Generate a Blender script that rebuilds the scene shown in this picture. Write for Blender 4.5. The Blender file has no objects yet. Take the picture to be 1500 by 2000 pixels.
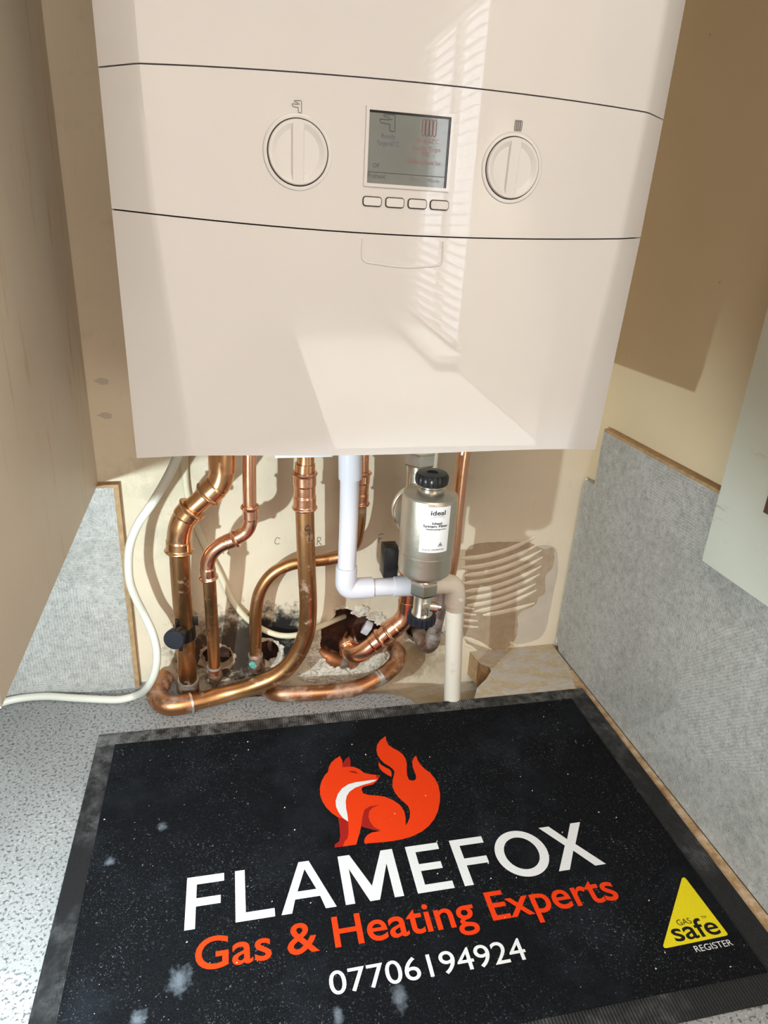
import bpy, bmesh, math, random
from mathutils import Vector, Matrix
from mathutils import noise as mnoise
random.seed(7)
S = bpy.context.scene
COL = S.collection

# ------------------------------------------------------------------ camera, world, lights, exposure
cam = bpy.data.cameras.new('camera'); camo = bpy.data.objects.new('camera', cam); COL.objects.link(camo)
cam.sensor_fit = 'VERTICAL'; cam.sensor_height = 36.0; cam.lens = 23.8987
cam.clip_start = 0.02
camo.matrix_world = Matrix(((0.972992, 0.040182, -0.227316, -0.132451), (-0.224857, 0.387724, -0.893929, -0.77789), (0.052216, 0.920899, 0.386287, 0.563113), (0, 0, 0, 1)))
S.camera = camo
world = bpy.data.worlds.new('room_air'); S.world = world; world.use_nodes = True
world.node_tree.nodes['Background'].inputs[0].default_value = (1.0, 0.88, 0.77, 1)
world.node_tree.nodes['Background'].inputs[1].default_value = 0.19
S.view_settings.view_transform = 'Standard'; S.view_settings.look = 'None'
S.view_settings.exposure = 0.08; S.view_settings.gamma = 1.0; S.view_settings.use_curve_mapping = False

def light(name, kind, loc, energy, color, **kw):
    l = bpy.data.lights.new(name, kind); l.energy = energy; l.color = color
    o = bpy.data.objects.new(name, l); COL.objects.link(o); o.location = loc
    for k, v in kw.items():
        if k == 'aim': o.rotation_euler = (Vector(v) - Vector(loc)).to_track_quat('-Z', 'Y').to_euler()
        else: setattr(l, k, v)
    return o
# unseen area lamp added overhead for warm ambient and the plumber's inspection torch standing left of the niche (cool)
light('added_ambient_light', 'AREA', (-0.10, -1.95, 1.50), 33.0, (1.0, 0.865, 0.755), shape='RECTANGLE', size=1.2, size_y=1.0, aim=(-0.10, -1.95, 0))
light('counter_fill_spot', 'SPOT', (0.40, -1.85, 1.45), 300.0, (0.93, 1.0, 0.94), shadow_soft_size=0.02, spot_size=math.radians(62), spot_blend=0.5, aim=(0.40, -1.85, 0))  # unseen spot added to brighten the counter mirrored in the casing
light('torch_light', 'SPOT', (-0.322, -0.505, 0.263), 10.0, (0.80, 0.96, 1.0), shadow_soft_size=0.005, spot_size=math.radians(128), spot_blend=0.35, aim=(-0.02, -0.14, -0.13))

# ------------------------------------------------------------------ node helpers
def rgba(c): return (c[0], c[1], c[2], 1.0)
def srgb(r, g, b):
    f = lambda v: (v/255/12.92) if v/255 <= 0.04045 else ((v/255+0.055)/1.055)**2.4
    return (f(r), f(g), f(b))
class NT:
    def __init__(s, name):
        s.m = bpy.data.materials.new(name); s.m.use_nodes = True; s.t = s.m.node_tree
        s.b = s.t.nodes['Principled BSDF']; s._co = None
    def n(s, typ, **kw):
        x = s.t.nodes.new(typ)
        for k, v in kw.items(): setattr(x, k, v)
        return x
    def l(s, a, b): s.t.links.new(a, b)
    def co(s):
        if s._co is None: s._co = s.n('ShaderNodeTexCoord').outputs['Object']
        return s._co
    def mapping(s, scale=(1,1,1), rot=(0,0,0), loc=(0,0,0), src=None):
        m = s.n('ShaderNodeMapping'); m.inputs['Scale'].default_value = scale; m.inputs['Rotation'].default_value = rot; m.inputs['Location'].default_value = loc
        s.l(src or s.co(), m.inputs['Vector']); return m.outputs[0]
    def noise(s, scale, detail=3, rough=0.55, vec=None, dist=0.0):
        x = s.n('ShaderNodeTexNoise'); x.inputs['Scale'].default_value = scale; x.inputs['Detail'].default_value = detail
        x.inputs['Roughness'].default_value = rough; x.inputs['Distortion'].default_value = dist
        s.l(vec or s.co(), x.inputs['Vector']); return x.outputs['Fac']
    def voro(s, scale, vec=None, out='Distance', feature='F1', rand=1.0):
        x = s.n('ShaderNodeTexVoronoi', feature=feature); x.inputs['Scale'].default_value = scale; x.inputs['Randomness'].default_value = rand
        s.l(vec or s.co(), x.inputs['Vector']); return x.outputs[out]
    def ramp(s, fac, stops, interp='LINEAR'):
        r = s.n('ShaderNodeValToRGB'); r.color_ramp.interpolation = interp
        e = r.color_ramp.elements
        while len(e) < len(stops): e.new(0.5)
        for i, (p, c) in enumerate(stops):
            e[i].position = p; e[i].color = rgba(c) if isinstance(c, (tuple, list)) else (c, c, c, 1)
        s.l(fac, r.inputs[0]); return r.outputs[0]
    def mix(s, fac, a, b, mode='MIX'):
        m = s.n('ShaderNodeMix', data_type='RGBA', blend_type=mode)
        for sock, v in ((m.inputs['Factor'], fac), (m.inputs['A'], a), (m.inputs['B'], b)):
            if isinstance(v, (int, float)): sock.default_value = v
            elif isinstance(v, (tuple, list)): sock.default_value = rgba(v)
            else: s.l(v, sock)
        # the RGBA sockets are the third A/B pair
        return m.outputs['Result']
    def math(s, op, a, b=0.0, c=None):
        m = s.n('ShaderNodeMath', operation=op)
        for i, v in enumerate((a, b) if c is None else (a, b, c)):
            if isinstance(v, (int, float)): m.inputs[i].default_value = v
            else: s.l(v, m.inputs[i])
        return m.outputs[0]
    def set(s, color=None, rough=None, metal=None, spec=None, coat=None, coat_rough=None):
        for key, v in (('Base Color', color), ('Roughness', rough), ('Metallic', metal), ('Specular IOR Level', spec), ('Coat Weight', coat), ('Coat Roughness', coat_rough)):
            if v is None: continue
            if isinstance(v, (int, float)): s.b.inputs[key].default_value = v
            elif isinstance(v, (tuple, list)): s.b.inputs[key].default_value = rgba(v)
            else: s.l(v, s.b.inputs[key])
        return s
    def bump(s, height, strength=0.3, dist=0.001):
        b = s.n('ShaderNodeBump'); b.inputs['Strength'].default_value = strength; b.inputs['Distance'].default_value = dist
        s.l(height, b.inputs['Height']); s.l(b.outputs[0], s.b.inputs['Normal']); return s
def _fix_mix():
    pass
def mixsock(m, i): return m.inputs[i]

# the Mix node has several sockets called A/B: pick the colour ones explicitly
def _mix(s, fac, a, b, mode='MIX'):
    m = s.n('ShaderNodeMix', data_type='RGBA', blend_type=mode)
    for sock, v in ((m.inputs[0], fac), (m.inputs[6], a), (m.inputs[7], b)):
        if isinstance(v, (int, float)):
            sock.default_value = v if sock is m.inputs[0] or sock.type == 'VALUE' else (v, v, v, 1)
        elif isinstance(v, (tuple, list)): sock.default_value = rgba(v)
        else: s.l(v, sock)
    return m.outputs[2]
NT.mix = _mix

def plain(name, c, rough=0.5, metal=0.0, var=0.06, scale=30, **kw):
    t = NT(name); nf = t.noise(scale, 4)
    d = tuple(max(0, x*(1-var)) for x in c); u = tuple(min(1, x*(1+var)) for x in c)
    t.set(color=t.ramp(nf, [(0.3, d), (0.7, u)]), rough=rough, metal=metal, **kw)
    return t.m

M = {}
# boiler casing: gloss white paint
t = NT('gloss_white_casing'); t.set(color=t.ramp(t.noise(6, 2), [(0.35, (0.725, 0.722, 0.735)), (0.65, (0.745, 0.742, 0.755))]), rough=0.018, spec=0.5)
M['casing'] = t.m
M['casing_matt'] = plain('satin_white_plastic', (0.735, 0.732, 0.742), 0.36, var=0.01)
M['seam'] = plain('dark_gap_shade', (0.055, 0.044, 0.036), 0.8)  # near-black in place of the shade inside seams and gaps
M['print_grey'] = plain('grey_print', (0.16, 0.15, 0.15), 0.6, var=0.02)
t = NT('display_glass'); t.set(color=t.ramp(t.noise(25, 2), [(0.3, (0.19, 0.215, 0.215)), (0.7, (0.225, 0.25, 0.25))]), rough=0.04, spec=0.8); M['screen'] = t.m
M['screen_shade'] = plain('display_recess_shade', (0.008, 0.010, 0.012), 0.15, var=0.02)  # black for the shade at the recessed screen's edge
M['ink_blue'] = plain('display_ink_violet', (0.085, 0.085, 0.15), 0.3, var=0.02)
M['ink_red'] = plain('display_ink_red', (0.26, 0.10, 0.10), 0.3, var=0.02)
M['ink_dark'] = plain('display_ink_dark', (0.06, 0.07, 0.075), 0.3, var=0.02)
M['ink_faint'] = plain('display_ink_faint', (0.13, 0.15, 0.15), 0.3, var=0.02)

# copper
def copper(name, hi, lo, rough, dull, dust=0.0, green=0.0):
    t = NT(name); a = t.noise(60, 5, 0.65); v = t.noise(14, 4, 0.6, t.mapping((1, 1, 0.25)))
    c = t.ramp(v, [(0.30, lo), (0.68, hi)])
    c = t.mix(t.ramp(a, [(0.55, 0.0), (0.75, dull)]), c, tuple(x*0.45 for x in lo))
    r = t.math('ADD', t.math('MULTIPLY', a, 0.25), rough-0.08); met = 1.0
    if dust:
        d = t.ramp(t.noise(45, 6, 0.72), [(0.60-dust*0.12, 0.0), (0.74, 0.75)])
        c = t.mix(d, c, (0.60, 0.56, 0.54)); met = t.math('SUBTRACT', 1.0, d); r = t.math('ADD', r, t.math('MULTIPLY', d, 0.4))
    if green:
        g = t.ramp(t.noise(70, 4, 0.6), [(0.62, 0.0), (0.66, green)]); c = t.mix(g, c, (0.10, 0.42, 0.38))
    t.set(color=c, rough=r, metal=met); t.bump(a, 0.12, 0.0006); return t.m
M['cu_new'] = copper('bright_copper', (0.88, 0.50, 0.33), (0.75, 0.38, 0.23), 0.20, 0.25)
M['cu_gold'] = copper('lacquered_copper', (0.84, 0.50, 0.28), (0.68, 0.37, 0.18), 0.19, 0.35)
M['cu_old'] = copper('aged_brown_copper', (0.64, 0.36, 0.17), (0.42, 0.21, 0.09), 0.33, 0.5, dust=0.15)
M['cu_dusty'] = copper('dusty_worktop_copper', (0.55, 0.27, 0.13), (0.38, 0.17, 0.08), 0.36, 0.4, dust=1.15)
M['cu_grey'] = copper('tarnished_grey_copper', (0.46, 0.36, 0.32), (0.30, 0.22, 0.20), 0.42, 0.5, dust=1.5, green=0.5)
M['solder'] = plain('grey_solder', (0.60, 0.60, 0.58), 0.42, 0.8, 0.2, 120)
M['verdigris'] = plain('verdigris', (0.10, 0.40, 0.36), 0.8, 0, 0.3, 200)
M['terracotta'] = copper('buried_orange_pipe', (0.60, 0.27, 0.12), (0.45, 0.18, 0.08), 0.5, 0.4, dust=0.8)

# nickel / brass valve metal
t = NT('cast_nickel'); a = t.noise(220, 3, 0.6); t.set(color=t.ramp(t.noise(30, 3), [(0.3, (0.66, 0.61, 0.51)), (0.7, (0.76, 0.71, 0.60))]), rough=0.40, metal=1.0); t.bump(a, 0.25, 0.0006); M['cast'] = t.m
M['nickel'] = plain('plated_nickel', (0.76, 0.72, 0.64), 0.24, 1.0, 0.08, 80)
M['black'] = plain('black_plastic', (0.012, 0.012, 0.014), 0.32, 0, 0.3, 90)
M['black_blue'] = plain('dark_navy_plastic', (0.009, 0.011, 0.018), 0.40, 0, 0.3, 90)
M['label'] = plain('white_sticker', (0.80, 0.81, 0.82), 0.4, var=0.01)
M['ink'] = plain('black_ink', (0.02, 0.02, 0.022), 0.5, var=0.02)
M['pvc_white'] = plain('new_white_plastic_pipe', (0.70, 0.70, 0.77), 0.22, 0, 0.015, 20)
t = NT('aged_cream_plastic_pipe'); d = t.ramp(t.noise(35, 5, 0.65), [(0.56, 0.0), (0.72, 0.55)])
t.set(color=t.mix(d, (0.78, 0.73, 0.64), (0.62, 0.49, 0.34)), rough=0.35); M['pvc_cream'] = t.m
M['cable_white'] = plain('white_cable_sheath', (0.68, 0.67, 0.59), 0.4, 0, 0.05, 15)
M['cable_cream'] = plain('cream_cable_sheath', (0.76, 0.70, 0.52), 0.45, 0, 0.05, 15)
M['pencil'] = plain('pencil', (0.13, 0.11, 0.10), 0.8)
M['marker'] = plain('marker', (0.03, 0.02, 0.015), 0.6)

# back wall: cream paint, smudges, soot round the holes (dirt with its own outline)
t = NT('cream_painted_wall'); pos = t.n('ShaderNodeNewGeometry').outputs['Position']; t._co = pos
big = t.noise(5, 4, 0.6); c = t.ramp(big, [(0.35, (0.76, 0.65, 0.495)), (0.65, (0.82, 0.725, 0.57))])
c = t.mix(t.ramp(t.noise(32, 6, 0.7), [(0.58, 0.0), (0.80, 0.45)]), c, (0.50, 0.42, 0.31))
fine = t.noise(160, 4, 0.6, t.mapping((1, 1, 0.2))); c = t.mix(t.ramp(fine, [(0.60, 0.0), (0.80, 0.25)]), c, (0.46, 0.40, 0.31))
def blob(centre, rad, warp, soft):
    v = t.n('ShaderNodeVectorMath', operation='DISTANCE'); t.l(pos, v.inputs[0]); v.inputs[1].default_value = centre
    d = t.math('DIVIDE', v.outputs['Value'], rad); w = t.math('MULTIPLY', t.math('SUBTRACT', t.noise(55, 5, 0.7), 0.5), warp)
    return t.ramp(t.math('ADD', d, w), [(1.0-soft, 1.0), (1.0, 0.0)])
for cpos, rad, col, amt in [((-0.1398, 0, 0.0339), 0.075, (0.08, 0.05, 0.03), 1.0), ((-0.1197, 0, 0.0423), 0.055, (0.07, 0.05, 0.035), 1.0), ((-0.0863, 0, 0.0389), 0.062, (0.05, 0.038, 0.03), 1.0), ((-0.0692, 0, 0.059), 0.045, (0.015, 0.015, 0.016), 1.0), ((-0.0035, 0, 0.0405), 0.04, (0.42, 0.34, 0.25), 0.7), ((0.0301, 0, 0.094), 0.03, (0.42, 0.3, 0.19), 0.35), ((0.1295, 0, 0.0103), 0.045, (0.4, 0.3, 0.19), 0.85), ((0.1084, 0, -0.0136), 0.035, (0.42, 0.32, 0.2), 0.7), ((0.1627, 0, -0.0196), 0.028, (0.5, 0.4, 0.26), 0.5), ((-0.2543, 0, 0.2409), 0.07, (0.45, 0.44, 0.3), 0.25), ((-0.1943, 0, 0.2835), 0.05, (0.42, 0.4, 0.27), 0.35), ((-0.1882, 0, 0.1976), 0.04, (0.45, 0.43, 0.32), 0.25)]:
    f = blob(cpos, rad, 2.0, 0.55); c = t.mix(t.math('MULTIPLY', f, amt), c, col)
t.set(color=c, rough=0.62, spec=0.3); t.bump(t.noise(90, 4, 0.6), 0.10, 0.001); M['wall'] = t.m

t = NT('beige_painted_side_wall'); c = t.ramp(t.noise(4, 3), [(0.35, (0.72, 0.59, 0.39)), (0.65, (0.76, 0.63, 0.43))])
sp = t.ramp(t.voro(38), [(0.035, 1.0), (0.06, 0.0)]); gate = t.ramp(t.noise(18, 2), [(0.56, 0.0), (0.60, 0.6)])
c = t.mix(t.math('MULTIPLY', sp, gate), c, (0.28, 0.21, 0.12)); t.set(color=c, rough=0.5); M['wall_side'] = t.m

t = NT('bare_plaster'); a = t.noise(70, 5, 0.65); t.set(color=t.ramp(a, [(0.3, (0.40, 0.30, 0.20)), (0.7, (0.49, 0.385, 0.275))]), rough=0.85); t.bump(a, 0.3, 0.001); M['bare'] = t.m
t = NT('grey_skim'); a = t.noise(25, 5, 0.65); t.set(color=t.ramp(a, [(0.3, (0.55, 0.48, 0.40)), (0.7, (0.63, 0.55, 0.46))]), rough=0.85); t.bump(a, 0.3, 0.001); M['skim'] = t.m
M['adhesive'] = plain('dried_cream_adhesive', (0.78, 0.68, 0.53), 0.75, 0, 0.08, 60)
t = NT('broken_plaster'); a = t.noise(60, 6, 0.7); t.set(color=t.ramp(a, [(0.30, (0.42, 0.33, 0.24)), (0.5, (0.72, 0.66, 0.56)), (0.7, (0.80, 0.76, 0.68))]), rough=0.95); t.bump(a, 0.8, 0.004); M['plaster'] = t.m
t = NT('sooty_brick'); a = t.noise(45, 6, 0.7); t.set(color=t.ramp(a, [(0.30, (0.015, 0.011, 0.010)), (0.5, (0.09, 0.035, 0.022)), (0.66, (0.20, 0.075, 0.04)), (0.8, (0.28, 0.22, 0.18))]), rough=0.95); t.bump(a, 0.8, 0.006); M['brick'] = t.m

# grey stone-effect splashback: patches of stone with their own tooling direction
t = NT('grey_stone_splashback'); pos = t.n('ShaderNodeNewGeometry').outputs['Position']; t._co = pos
vec = t.mapping((1.0, 1.0, 1.0), src=pos)
vn = t.n('ShaderNodeTexVoronoi', feature='F1'); vn.inputs['Scale'].default_value = 9.5; t.l(vec, vn.inputs['Vector'])
cell = vn.outputs['Color']; sep = t.n('ShaderNodeSeparateColor'); t.l(cell, sep.inputs[0])
sx = t.n('ShaderNodeSeparateXYZ'); t.l(pos, sx.inputs[0])
hor = t.math('ADD', sx.outputs[0], sx.outputs[1]); ver = sx.outputs[2]
ang = t.math('MULTIPLY', t.math('FLOOR', t.math('MULTIPLY', sep.outputs[0], 3.99)), 0.785)
proj = t.math('ADD', t.math('MULTIPLY', hor, t.math('COSINE', ang)), t.math('MULTIPLY', ver, t.math('SINE', ang)))
wob = t.math('MULTIPLY', t.noise(30, 3), 0.006)
lines = t.math('SINE', t.math('MULTIPLY', t.math('ADD', proj, wob), 1960))
grain = t.math('ADD', t.math('MULTIPLY', t.noise(330, 5, 0.85), 0.6), t.math('MULTIPLY', t.noise(800, 3, 0.7, t.mapping((1, 1, 1), rot=(0.6, 0.3, 0.8), src=pos)), 0.4)); cloud = t.noise(14, 4, 0.6)
c = t.ramp(cloud, [(0.3, (0.39, 0.385, 0.365)), (0.7, (0.50, 0.495, 0.475))])
c = t.mix(t.ramp(sep.outputs[1], [(0.2, 0.0), (0.8, 0.24)]), c, (0.62, 0.62, 0.605))
c = t.mix(t.math('MULTIPLY', t.ramp(lines, [(0.25, 0.0), (0.95, 0.42)]), t.ramp(sep.outputs[2], [(0.25, 0.1), (0.6, 1.0)])), c, (0.24, 0.235, 0.225))
mot = t.noise(95, 5, 0.75); c = t.mix(t.ramp(mot, [(0.36, 0.55), (0.50, 0.0)]), c, (0.26, 0.255, 0.24)); c = t.mix(t.ramp(mot, [(0.54, 0.0), (0.68, 0.45)]), c, (0.66, 0.66, 0.64))
c = t.mix(t.ramp(grain, [(0.38, 0.8), (0.48, 0.0)]), c, (0.15, 0.147, 0.14))
c = t.mix(t.ramp(grain, [(0.56, 0.0), (0.70, 0.55)]), c, (0.70, 0.70, 0.68))
t.set(color=c, rough=0.42, spec=0.35); t.bump(grain, 0.15, 0.0006); M['stone'] = t.m
M['mdf'] = plain('brown_board_edge', (0.42, 0.27, 0.14), 0.75, 0, 0.2, 120)

# speckled laminate worktop
t = NT('grey_speckled_worktop'); pos = t.n('ShaderNodeNewGeometry').outputs['Position']; t._co = pos
c = t.ramp(t.noise(8, 3), [(0.35, (0.275, 0.278, 0.28)), (0.65, (0.325, 0.328, 0.33))])
sp1 = t.noise(330, 2, 0.5); c = t.mix(t.ramp(sp1, [(0.55, 0.0), (0.62, 0.85)]), c, (0.075, 0.073, 0.076))
sp2 = t.noise(520, 1, 0.5); c = t.mix(t.ramp(sp2, [(0.64, 0.0), (0.72, 0.7)]), c, (0.66, 0.68, 0.70))
sp3 = t.noise(240, 2, 0.5, t.mapping((1, 1, 1), loc=(3, 1, 0), src=pos)); c = t.mix(t.ramp(sp3, [(0.60, 0.0), (0.68, 0.5)]), c, (0.21, 0.205, 0.205))
d = t.ramp(t.noise(17, 5, 0.7), [(0.60, 0.0), (0.78, 0.25)]); c = t.mix(d, c, (0.62, 0.63, 0.65))
t.set(color=c, rough=0.40, spec=0.4); M['worktop'] = t.m
t = NT('bare_chipboard_with_grout'); pos = t.n('ShaderNodeNewGeometry').outputs['Position']; t._co = pos
g = t.noise(34, 6, 0.75, t.mapping((1, 2.2, 1), rot=(0, 0, 0.7), src=pos), 0.6); a = t.noise(120, 5, 0.7)
c = t.ramp(a, [(0.3, (0.44, 0.35, 0.22)), (0.7, (0.56, 0.46, 0.31))]); c = t.mix(t.ramp(g, [(0.44, 0.0), (0.56, 0.85)]), c, (0.52, 0.49, 0.47))
c = t.mix(t.ramp(a, [(0.60, 0.0), (0.72, 0.6)]), c, (0.80, 0.76, 0.70)); t.set(color=c, rough=0.9); t.bump(g, 0.4, 0.003); M['chip'] = t.m
t = NT('rusty_edge_strip'); a = t.noise(60, 6, 0.7); t.set(color=t.ramp(a, [(0.35, (0.28, 0.16, 0.07)), (0.5, (0.46, 0.31, 0.17)), (0.7, (0.62, 0.53, 0.43))]), rough=0.9); M['strip'] = t.m

# cabinet faces
t = NT('stained_cabinet_side'); pos = t.n('ShaderNodeNewGeometry').outputs['Position']; t._co = pos
c = t.ramp(t.noise(5, 4), [(0.35, (0.66, 0.59, 0.48)), (0.65, (0.72, 0.65, 0.54))])
st = t.ramp(t.noise(1.0, 5, 0.65, t.mapping((55, 55, 5.5), src=pos)), [(0.55, 0.0), (0.70, 0.8)]); ga = t.ramp(t.noise(7, 3), [(0.42, 0.0), (0.60, 1.0)])
c = t.mix(t.math('MULTIPLY', st, ga), c, (0.52, 0.33, 0.13)); sp = t.ramp(t.noise(260, 3, 0.7), [(0.66, 0.0), (0.73, 0.6)]); gb = t.ramp(t.noise(11, 3, 0.6, t.mapping((1, 1, 0.4), loc=(5, 2, 1), src=pos)), [(0.55, 0.0), (0.66, 1.0)])
c = t.mix(t.math('MULTIPLY', sp, gb), c, (0.22, 0.15, 0.09)); t.set(color=c, rough=0.45); M['cab_left'] = t.m
t = NT('pale_green_white_panel'); pos = t.n('ShaderNodeNewGeometry').outputs['Position']; t._co = pos
c = t.ramp(t.noise(6, 3), [(0.35, (0.68, 0.71, 0.62)), (0.65, (0.73, 0.755, 0.67))])
s1 = t.ramp(t.noise(1.0, 5, 0.7, t.mapping((40, 22, 150), src=pos)), [(0.60, 0.0), (0.70, 0.8)]); s2 = t.ramp(t.noise(13, 2), [(0.46, 0.0), (0.58, 1.0)])
c = t.mix(t.math('MULTIPLY', s1, s2), c, (0.50, 0.38, 0.20)); t.set(color=c, rough=0.40); M['cab_right'] = t.m
M['edge_white'] = plain('white_edge_band', (0.82, 0.82, 0.80), 0.4, 0, 0.02)
M['brown_hole'] = plain('dark_brown_fitting', (0.10, 0.05, 0.03), 0.6)

# the work mat
t = NT('dusty_black_rubber'); a = t.noise(70, 6, 0.75); dn = t.ramp(t.noise(7, 5, 0.7), [(0.48, 0.0), (0.74, 0.8)])
sy = t.n('ShaderNodeSeparateXYZ'); t.l(t.co(), sy.inputs[0])
back = t.math('MULTIPLY', t.math('GREATER_THAN', sy.outputs[1], -0.021), t.ramp(t.noise(13, 4, 0.7), [(0.36, 0.0), (0.56, 1.0)])); dn = t.math('MAXIMUM', dn, back)
c = t.mix(t.math('MULTIPLY', t.ramp(a, [(0.40, 0.0), (0.75, 0.8)]), dn), (0.013, 0.0135, 0.015), (0.36, 0.36, 0.37))
wv = t.n('ShaderNodeTexWave', wave_type='BANDS', bands_direction='X'); wv.inputs['Scale'].default_value = 110; t.l(t.co(), wv.inputs['Vector'])
t.set(color=c, rough=0.55, spec=0.35); t.bump(wv.outputs['Fac'], 0.6, 0.0012); M['rubber'] = t.m
t = NT('black_carpet_pile'); fz = t.noise(900, 2, 0.6); sm = t.noise(6, 6, 0.72)
c = t.ramp(fz, [(0.3, (0.0020, 0.0023, 0.0028)), (0.7, (0.0085, 0.0095, 0.012))])
c = t.mix(t.ramp(sm, [(0.52, 0.0), (0.80, 0.22)]), c, (0.06, 0.075, 0.10))
fl = t.math('MULTIPLY', t.ramp(t.noise(300, 2, 0.6), [(0.70, 0.0), (0.76, 0.6)]), t.ramp(t.noise(16, 4, 0.65), [(0.46, 0.0), (0.66, 1.0)]))
c = t.mix(fl, c, (0.55, 0.56, 0.58))
fd = t.math('MULTIPLY', t.ramp(t.noise(620, 3, 0.7), [(0.60, 0.0), (0.70, 0.38)]), t.ramp(t.noise(11, 5, 0.7, t.mapping((1, 1, 1), loc=(2, 5, 0))), [(0.40, 0.05), (0.66, 1.0)])); c = t.mix(fd, c, (0.42, 0.43, 0.46))
for px, py, a, b in [(0.1081, -0.3039, 0.011, 0.013), (0.0822, -0.1476, 0.005, 0.006), (0.0387, -0.1809, 0.006, 0.005), (0.2777, -0.3463, 0.008, 0.012), (0.2278, -0.3526, 0.005, 0.008), (0.0798, -0.3276, 0.007, 0.008)]:
    v = t.n('ShaderNodeVectorMath', operation='DISTANCE'); mp = t.mapping((1/a, 1/b, 0), loc=(-px/a, -py/b, 0)); t.l(mp, v.inputs[0])
    dd = t.math('ADD', v.outputs['Value'], t.math('MULTIPLY', t.math('SUBTRACT', t.noise(150, 6, 0.75), 0.5), 2.2))
    c = t.mix(t.ramp(dd, [(0.20, 0.42), (1.1, 0.0)]), c, (0.27, 0.31, 0.37))
c = t.mix(0.0, c, c); t.set(color=c, rough=0.95, spec=0.1); t.bump(fz, 0.6, 0.0012); M['carpet'] = t.m
def printed(name, col, worn):
    t = NT(name); fz = t.noise(900, 2, 0.6); a = t.noise(110, 5, 0.7)
    c = t.ramp(fz, [(0.3, tuple(x*0.9 for x in col)), (0.7, tuple(min(1, x*1.06) for x in col))])
    c = t.mix(t.ramp(a, [(0.66, 0.0), (0.78, 0.45)]), c, worn); t.set(color=c, rough=0.9, spec=0.1); t.bump(fz, 0.5, 0.0010); return t.m
M['p_white'] = printed('white_mat_print', (0.72, 0.73, 0.75), (0.45, 0.38, 0.28))
M['p_orange'] = printed('orange_mat_print', (0.74, 0.045, 0.006), (0.75, 0.30, 0.20))
M['p_dark'] = printed('dark_red_mat_print', (0.33, 0.014, 0.010), (0.45, 0.15, 0.10))
M['p_yellow'] = printed('yellow_mat_print', (0.74, 0.62, 0.015), (0.55, 0.45, 0.10))
M['p_black'] = printed('black_mat_print', (0.012, 0.012, 0.012), (0.05, 0.05, 0.05))
M['chalk'] = plain('pale_dust', (0.36, 0.40, 0.46), 0.95, 0, 0.35, 300)
M['crumb'] = plain('plaster_crumb', (0.70, 0.66, 0.58), 0.9, 0, 0.2, 300)
# the kitchen behind the camera
M['room'] = plain('warm_room_wall', (0.62, 0.53, 0.44), 0.7, 0, 0.03, 3)
M['room_white'] = plain('white_ceiling', (0.80, 0.77, 0.72), 0.8, 0, 0.02, 3)
M['room_floor'] = plain('grey_room_floor', (0.34, 0.31, 0.28), 0.5, 0, 0.1, 8)
M['slat'] = plain('white_blind_slat', (0.80, 0.80, 0.78), 0.4, 0, 0.01)
t = NT('daylight_pane'); t.b.inputs['Emission Color'].default_value = (0.93, 0.97, 1.0, 1); t.b.inputs['Emission Strength'].default_value = 4.0; t.set(color=(0.7, 0.75, 0.8)); M['pane'] = t.m

# ------------------------------------------------------------------ mesh helpers
def tag(o, label=None, cat=None, group=None, kind=None):
    if label: o['label'] = label
    if cat: o['category'] = cat
    if group: o['group'] = group
    if kind: o['kind'] = kind
    return o
def empty(name, loc=(0, 0, 0), label=None, cat=None, group=None, kind=None):
    o = bpy.data.objects.new(name, None); COL.objects.link(o); o.location = loc; o.empty_display_size = 0.03
    return tag(o, label, cat, group, kind)
def mesh(name, verts, faces, mat, parent=None, smooth=False, mats=None, fmat=None):
    me = bpy.data.meshes.new(name); me.from_pydata([tuple(v) for v in verts], [], faces)
    bm = bmesh.new(); bm.from_mesh(me); bmesh.ops.recalc_face_normals(bm, faces=bm.faces); bm.to_mesh(me); bm.free()
    for m in (mats or [mat]): me.materials.append(M[m])
    if fmat:
        for i, p in enumerate(me.polygons): p.material_index = fmat(p)
    if smooth:
        me.polygons.foreach_set('use_smooth', [True]*len(me.polygons))
        try: me.set_sharp_from_angle(angle=math.radians(smooth if smooth is not True else 40))
        except Exception: pass
    o = bpy.data.objects.new(name, me); COL.objects.link(o)
    if parent is not None:
        o.parent = parent; o.matrix_parent_inverse = parent.matrix_world.inverted() if parent.parent else Matrix.Translation(-Vector(parent.location))
    return o
def box(name, lo, hi, mat, parent=None, bevel=0.0, seg=2):
    bm = bmesh.new(); bmesh.ops.create_cube(bm, size=1)
    for v in bm.verts:
        v.co = Vector([(lo[i]+hi[i])/2 + v.co[i]*(hi[i]-lo[i]) for i in range(3)])
    if bevel: bmesh.ops.bevel(bm, geom=bm.edges[:], offset=bevel, segments=seg, profile=0.5, affect='EDGES')
    vs = [v.co.copy() for v in bm.verts]; bm.verts.index_update(); fs = [[v.index for v in f.verts] for f in bm.faces]; bm.free()
    return mesh(name, vs, fs, mat, parent, smooth=(30 if bevel else False))
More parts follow.
